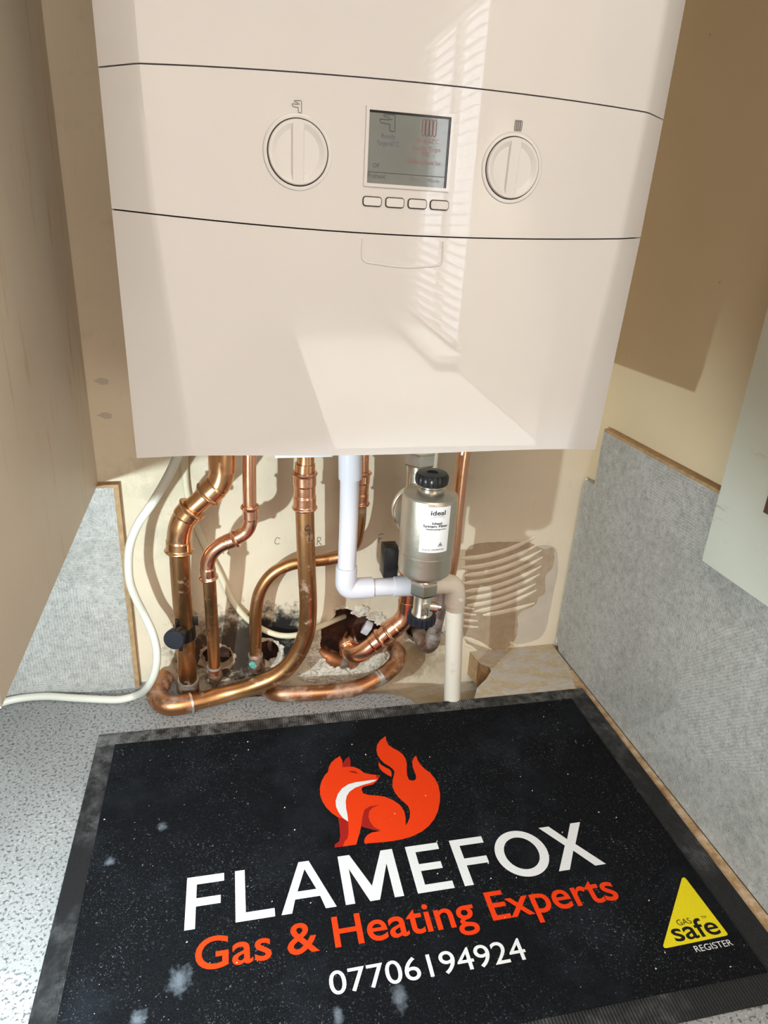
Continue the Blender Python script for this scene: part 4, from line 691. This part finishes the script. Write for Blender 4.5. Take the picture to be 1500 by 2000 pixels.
sub(mesh('warning_triangle', flat([(0.62, 0.14), (0.79, 0.14), (0.705, 0.235), (0.65, 0.15), (0.76, 0.15), (0.705, 0.218)]), [[0, 1, 4, 3], [1, 2, 5, 4], [2, 0, 3, 5]], 'ink'), LB)
sub(mesh('warning_mark', flat([(0.685, 0.16), (0.725, 0.16), (0.725, 0.19), (0.685, 0.19)]), [[0, 1, 2, 3]], 'ink'), LB)
# valve body behind the filter: nut and thread under the boiler, tee with a big union ring, isolating lever
TY = -0.072
TXc, TZ0, TZ1, TZ2, RZ = (0.08548, 0.32405, 0.31667, 0.27295, 0.26649)
hexnut('boiler_nut', (TXc, TY, TZ0), (0, 0, 1), 0.0190, 0.016, 'nickel', FI)
lathe('threaded_tail', [(0.0150-0.0011*(k % 2), TZ0-0.008-k*0.0009) for k in range(10)], 'nickel', FI, 40, None, (TXc, TY, 0), 20)
tube('tail_pipe', [(TXc, TY, TZ0-0.010), (TXc, TY, TZ2)], 0.0142, 'nickel', FI)
tube('cross_pipe', [(TXc, TY, RZ), (FX, FY+0.010, RZ)], 0.0150, 'cast', FI)
da = Vector((FX-TXc, FY-TY, 0)).normalized()
rc = Vector((TXc, TY, RZ))+da*0.020
lathe('union_ring', [(0.0200, -0.010), (0.0290, -0.0095), (0.0312, -0.007), (0.0312, -0.001), (0.0296, 0.0), (0.0306, 0.001), (0.0302, 0.006), (0.0285, 0.0085), (0.020, 0.009)], 'nickel', FI, 56, da, rc, 30)
tube('valve_body', [(TXc, TY, TZ2+0.004), (TXc, TY, 0.1905)], 0.0150, 'cast', FI)
LV0, LV1 = ((0.04428, -0.096, 0.18391), (0.06195, -0.076, 0.22259))
box('lever', LV0, LV1, 'black', FI, 0.0012)
box('lever_stem', (LV1[0]-0.002, LV0[1]+0.004, (LV0[2]+LV1[2])/2-0.011), (LV1[0]+0.012, LV1[1]-0.003, (LV0[2]+LV1[2])/2+0.013), 'black', FI, 0.003)

# ------------------------------------------------------------------ cables
CW = tag(tube('power_cable', [(-0.17247, -0.115, 0.35734), (-0.17725, -0.115, 0.34222), (-0.18934, -0.11, 0.31771), (-0.20481, -0.1, 0.29052), (-0.22133, -0.09, 0.26401), (-0.23192, -0.082, 0.2389), (-0.23662, -0.076, 0.21602), (-0.23835, -0.07, 0.18513), (-0.23387, -0.066, 0.15961), (-0.22717, -0.063, 0.13636), (-0.21941, -0.072, 0.11858), (-0.21573, -0.08, 0.09981), (-0.21822, -0.084, 0.07739), (-0.22713, -0.08, 0.05382), (-0.25096, -0.03871, 0.008), (-0.26793, -0.0398, 0.0055), (-0.29047, -0.03614, 0.0055), (-0.32555, -0.02745, 0.0055), (-0.3606, -0.01876, 0.0055), (-0.39341, -0.01945, 0.0055), (-0.41814, -0.02907, 0.0055)], 0.0046, 'cable_white', None, 16, 0.004), 'thick white cable curving from the boiler down onto the worktop', 'cable')
CC = tag(tube('thermostat_cable', [(-0.17325, -0.01, 0.32464), (-0.17535, -0.006, 0.30073), (-0.17508, -0.006, 0.266), (-0.16825, -0.006, 0.23174), (-0.15922, -0.006, 0.19883), (-0.14337, -0.006, 0.15783), (-0.12623, -0.008, 0.11298), (-0.11099, -0.012, 0.09142), (-0.09142, -0.016, 0.076), (-0.0695, -0.02, 0.06715), (-0.04648, -0.022, 0.06702), (-0.01992, -0.014, 0.07046), (0.00508, 0.005, 0.06753), (0.02385, 0.03, 0.05711)], 0.0038, 'cable_cream', None, 14, 0.004), 'thin cream cable running down the wall behind the copper pipes', 'cable')

# ------------------------------------------------------------------ the work mat
MX, MY, MR, MW, MH = -0.2858, -0.0980, -0.0167, 0.6145, 0.4031
MA = empty('work_mat', (MX, MY, 0.0), 'black carpet work mat with fox logo, lettering and rubber border', 'mat'); MA.rotation_euler = (0, 0, MR)
bpy.context.view_layer.update()
def on_mat(o): o.parent = MA; return o
pr = [(0.0, 0.0008), (0.0004, 0.0026), (0.018, 0.0034), (0.034, 0.0034)]
vs = []
for ins, z in pr:
    for a, b in ((ins, -ins), (MW-ins, -ins), (MW-ins, -MH+ins), (ins, -MH+ins)): vs.append((a, b, z))
on_mat(mesh('rubber_border', vs+[(a, b, 0.0012) for a, b in ((0, 0), (MW, 0), (MW, -MH), (0, -MH))], [[r*4+k, r*4+(k+1) % 4, (r+1)*4+(k+1) % 4, (r+1)*4+k] for r in range(3) for k in range(4)]+[[k, (k+1) % 4, 16+(k+1) % 4, 16+k] for k in range(4)], 'rubber'))
i0 = 0.0210
on_mat(mesh('carpet_field', [(i0, -i0, 0.0042), (MW-i0-0.006, -i0, 0.0042), (MW-i0-0.006, -MH+i0, 0.0042), (i0, -MH+i0, 0.0042), (i0, -i0, 0.002), (MW-i0-0.006, -i0, 0.002), (MW-i0-0.006, -MH+i0, 0.002), (i0, -MH+i0, 0.002)], [[0, 1, 2, 3], [0, 1, 5, 4], [1, 2, 6, 5], [2, 3, 7, 6], [3, 0, 4, 7]], 'carpet'))
def mat_text(name, body, x0, x1, y0, y1, mt, bold=0.0, ref=None, z=0.00445, shear=0.0, spacing=1.0): return on_mat(text_obj(name, body, lambda u, v: (x0+(x1-x0)*u+shear*v, y0+(y1-y0)*v, z), mt, None, bold, ref, spacing))
HT, HB, HS = -0.2110, -0.2622, 0.0088
def fe(x, w, bars): return [[(x, HB), (x+HS, HB), (x+HS, HT-HS), (x+HS, HT), (x, HT)]]+[[(x+HS, y), (x+HS+l, y), (x+HS+l, y+h), (x+HS, y+h)] for y, l, h in bars]
MIDB = (HT+HB)/2-0.0032
LET = [fe(0.1096, 0, [(HT-0.0082, 0.0241, 0.0082), (MIDB-0.0014, 0.0212, 0.0080)]), fe(0.1523, 0, [(HB, 0.0249, 0.0080)]),
       [[(0.1915, HB), (0.2008, HB), (0.2045, HB+0.0130), (0.2270, HB+0.0130), (0.2305, HB), (0.2402, HB), (0.2207, HT), (0.2110, HT)], [(0.2073, HB+0.0205), (0.2244, HB+0.0205), (0.2159, HT-0.0085)]],
       [[(0.2484, HB), (0.2569, HB), (0.2569, HT-0.0150), (0.2706, HB), (0.2796, HB), (0.2933, HT-0.0150), (0.2933, HB), (0.3020, HB), (0.3020, HT), (0.2905, HT), (0.2751, HB+0.0150), (0.2597, HT), (0.2484, HT)]],
       fe(0.3150, 0, [(HT-0.0076, 0.0240, 0.0076), (MIDB, 0.0215, 0.0076), (HB, 0.0263, 0.0078)]), fe(0.3600, 0, [(HT-0.0076, 0.0252, 0.0076), (MIDB-0.0014, 0.0226, 0.0078)]),
       [[(0.4270+0.0265*math.cos(a), (HT+HB)/2+0.0264*math.sin(a)) for a in [math.radians(7.5*k) for k in range(48)]], [(0.4270+0.0172*math.cos(a), (HT+HB)/2+0.0183*math.sin(a)) for a in [math.radians(7.5*k) for k in range(48)]]],
       [[(0.4545, HB), (0.4658, HB), (0.4792, HB+0.0196), (0.4926, HB), (0.5040, HB), (0.4850, HB+0.0266), (0.5026, HT), (0.4914, HT), (0.4793, HT-0.0178), (0.4672, HT), (0.4560, HT), (0.4735, HB+0.0266)]]]
for i, L in enumerate(LET):
    if i in (2, 6): v, f = ngon2d(L)
    elif i in (3, 7): v, f = ngon2d(L)
    else:
        v = []; f = []
        for pl in L: k = len(v); v += [Vector((a, b, 0)) for a, b in pl]; f.append(list(range(k, k+len(pl))))
    on_mat(mesh('headline_letter', [(p.x, p.y, 0.00445) for p in v], f, 'p_white'))
mat_text('tagline_letters', 'Gas & Heating Experts', 0.1195, 0.4985, -0.2992, -0.2715, 'p_orange', 0.012, 'HE')
mat_text('phone_number', '07706194924', 0.2245, 0.3915, -0.3368, -0.3178, 'p_white', 0.004, '0')
FOX = [('fox_body', 'p_orange', 0.0044, [(0.2709, -0.0786), (0.2725, -0.0861), (0.2711, -0.0961), (0.276, -0.096), (0.2835, -0.0976), (0.289, -0.1018), (0.2936, -0.1084), (0.2995, -0.1114), (0.3061, -0.1134), (0.3104, -0.1147), (0.3074, -0.1197), (0.3041, -0.1232), (0.2996, -0.1265), (0.2934, -0.1275), (0.288, -0.1284), (0.2862, -0.1322), (0.2871, -0.1372), (0.2924, -0.1404), (0.3009, -0.1425), (0.3092, -0.1455), (0.3168, -0.1515), (0.3225, -0.1589), (0.3249, -0.1676), (0.3244, -0.1765), (0.3219, -0.1857), (0.3248, -0.1827), (0.3288, -0.1763), (0.3309, -0.1685), (0.3306, -0.1621), (0.3276, -0.156), (0.3234, -0.1488), (0.3208, -0.1407), (0.3203, -0.1328), (0.3223, -0.1241), (0.3253, -0.1175), (0.3274, -0.1116), (0.3266, -0.1083), (0.3232, -0.1025), (0.3187, -0.0976), (0.3155, -0.0906), (0.3137, -0.0837), (0.3142, -0.0749), (0.3166, -0.0673), (0.3218, -0.06), (0.3297, -0.0541), (0.3287, -0.061), (0.3297, -0.0693), (0.334, -0.0756), (0.3393, -0.081), (0.3427, -0.0871), (0.3443, -0.094), (0.3438, -0.1025), (0.3415, -0.1107), (0.3399, -0.1198), (0.3404, -0.126), (0.3444, -0.1282), (0.3479, -0.1268), (0.3498, -0.1213), (0.3494, -0.115), (0.3492, -0.1077), (0.351, -0.0993), (0.3539, -0.0943), (0.3576, -0.0912), (0.3574, -0.0982), (0.3589, -0.106), (0.3619, -0.1128), (0.3663, -0.1198), (0.3693, -0.1285), (0.3703, -0.1387), (0.3689, -0.1503), (0.3655, -0.1612), (0.3599, -0.1733), (0.353, -0.1829), (0.3451, -0.1903), (0.3364, -0.1958), (0.3255, -0.1998), (0.3152, -0.2015), (0.3054, -0.202), (0.2944, -0.2018), (0.2768, -0.2005), (0.2772, -0.1968), (0.2787, -0.1938), (0.2814, -0.1909), (0.2859, -0.1888), (0.2916, -0.1884), (0.2958, -0.1882), (0.2893, -0.186), (0.2829, -0.1827), (0.2773, -0.1792), (0.2744, -0.1872), (0.2715, -0.1934), (0.2687, -0.2003), (0.2549, -0.2004), (0.2559, -0.1974), (0.2581, -0.1945), (0.2613, -0.1917), (0.2633, -0.1854), (0.2652, -0.1717), (0.2603, -0.1674), (0.2558, -0.1644), (0.2504, -0.1582), (0.2458, -0.1502), (0.2429, -0.1415), (0.2416, -0.1318), (0.2425, -0.1224), (0.2455, -0.113), (0.2503, -0.1046), (0.2543, -0.1005), (0.256, -0.0941), (0.2595, -0.0873), (0.2649, -0.0823)]), ('flame_lick', 'p_orange', 0.0044, [(0.3131, -0.0945), (0.3145, -0.099), (0.3189, -0.104), (0.3228, -0.1077), (0.3239, -0.1121), (0.3223, -0.119), (0.3188, -0.1154), (0.3139, -0.1095), (0.3119, -0.1039), (0.3117, -0.0986)]), ('fox_bib', 'p_white', 0.00452, [(0.3054, -0.1204), (0.2994, -0.1201), (0.2902, -0.1204), (0.2811, -0.1206), (0.2733, -0.1223), (0.2658, -0.127), (0.2604, -0.1339), (0.2566, -0.1427), (0.2559, -0.1509), (0.2574, -0.1584), (0.2605, -0.1657), (0.2652, -0.1717), (0.2659, -0.1634), (0.2659, -0.1544), (0.2669, -0.1453), (0.2692, -0.1382), (0.2731, -0.1327), (0.2798, -0.1283), (0.2893, -0.1255), (0.2971, -0.1241), (0.3027, -0.1224)]), ('fox_ear', 'p_dark', 0.00446, [(0.2718, -0.0913), (0.2763, -0.0845), (0.2813, -0.0809), (0.2814, -0.0896), (0.2803, -0.0967), (0.2712, -0.0963)]), ('fox_leg', 'p_dark', 0.00446, [(0.2558, -0.1647), (0.2652, -0.172), (0.2633, -0.1854), (0.2613, -0.1917), (0.2581, -0.1945), (0.2551, -0.2005), (0.2471, -0.2004), (0.2479, -0.1968), (0.2528, -0.1936), (0.2547, -0.1873), (0.2558, -0.174)]), ('fox_nose', 'p_dark', 0.00452, [(0.306, -0.1136), (0.3104, -0.1151), (0.3074, -0.1197), (0.3054, -0.1168)]), ('fox_eye', 'p_dark', 0.00452, [(0.2763, -0.104), (0.281, -0.1033), (0.2846, -0.1049), (0.2869, -0.109), (0.2819, -0.1069)]), ('fox_thigh_crease', 'p_dark', 0.00452, [(0.2773, -0.1792), (0.2808, -0.1676), (0.2845, -0.1592), (0.291, -0.1557), (0.3012, -0.1555), (0.2934, -0.1579), (0.2891, -0.1618), (0.2867, -0.1685), (0.2871, -0.1756), (0.2899, -0.183), (0.2959, -0.1877), (0.2893, -0.186), (0.2829, -0.1827)])]
for nm, mt, z, pts in FOX:
    v, f = ngon2d([pts]); on_mat(mesh(nm, [(p.x, p.y, z) for p in v], f, mt))
v, f = ngon2d([[(0.5692, -0.2891), (0.5718, -0.2886), (0.5728, -0.2903), (0.5758, -0.3453), (0.5756, -0.3467), (0.5748, -0.3475), (0.5725, -0.3479), (0.5137, -0.3487), (0.5118, -0.3482), (0.5118, -0.3463)]]); on_mat(mesh('warning_triangle', [(p.x, p.y, 0.00440) for p in v], f, 'p_yellow'))
mat_text('triangle_letters', 'GAS', 0.5365, 0.5505, -0.3322, -0.3268, 'p_black', 0.0, 'G', 0.00452)
mat_text('triangle_letters', 'safe', 0.5258, 0.5712, -0.3456, -0.3340, 'p_black', 0.012, 'sa', 0.00452)
mat_text('triangle_letters', 'TM', 0.5620, 0.5668, -0.3300, -0.3275, 'p_black', 0.0, 'T', 0.00452)
mat_text('register_letters', 'REGISTER', 0.5375, 0.5742, -0.3566, -0.3513, 'p_white', 0.0, 'E', 0.00445)
cv = []; cf = []
for i in range(130):        # grit far too fine to pick up one by one
    x, y = random.uniform(0.02, MW-0.03), -random.uniform(0.02, MH-0.02); s = random.choice((0.0003, 0.0004, 0.0004, 0.0009)); k = len(cv)
    for dx, dy, dz_ in ((-1, -.8, 0), (1, -.6, 0), (.2, 1, 0), (0.1, 0, 1.1)): cv.append((x+dx*s*random.uniform(.6, 1.3), y+dy*s*random.uniform(.6, 1.3), 0.00425+dz_*s))
    cf += [[k, k+1, k+3], [k+1, k+2, k+3], [k+2, k, k+3]]
g_ = on_mat(mesh('plaster_grit', cv, cf, 'crumb')); g_['kind'] = 'stuff'
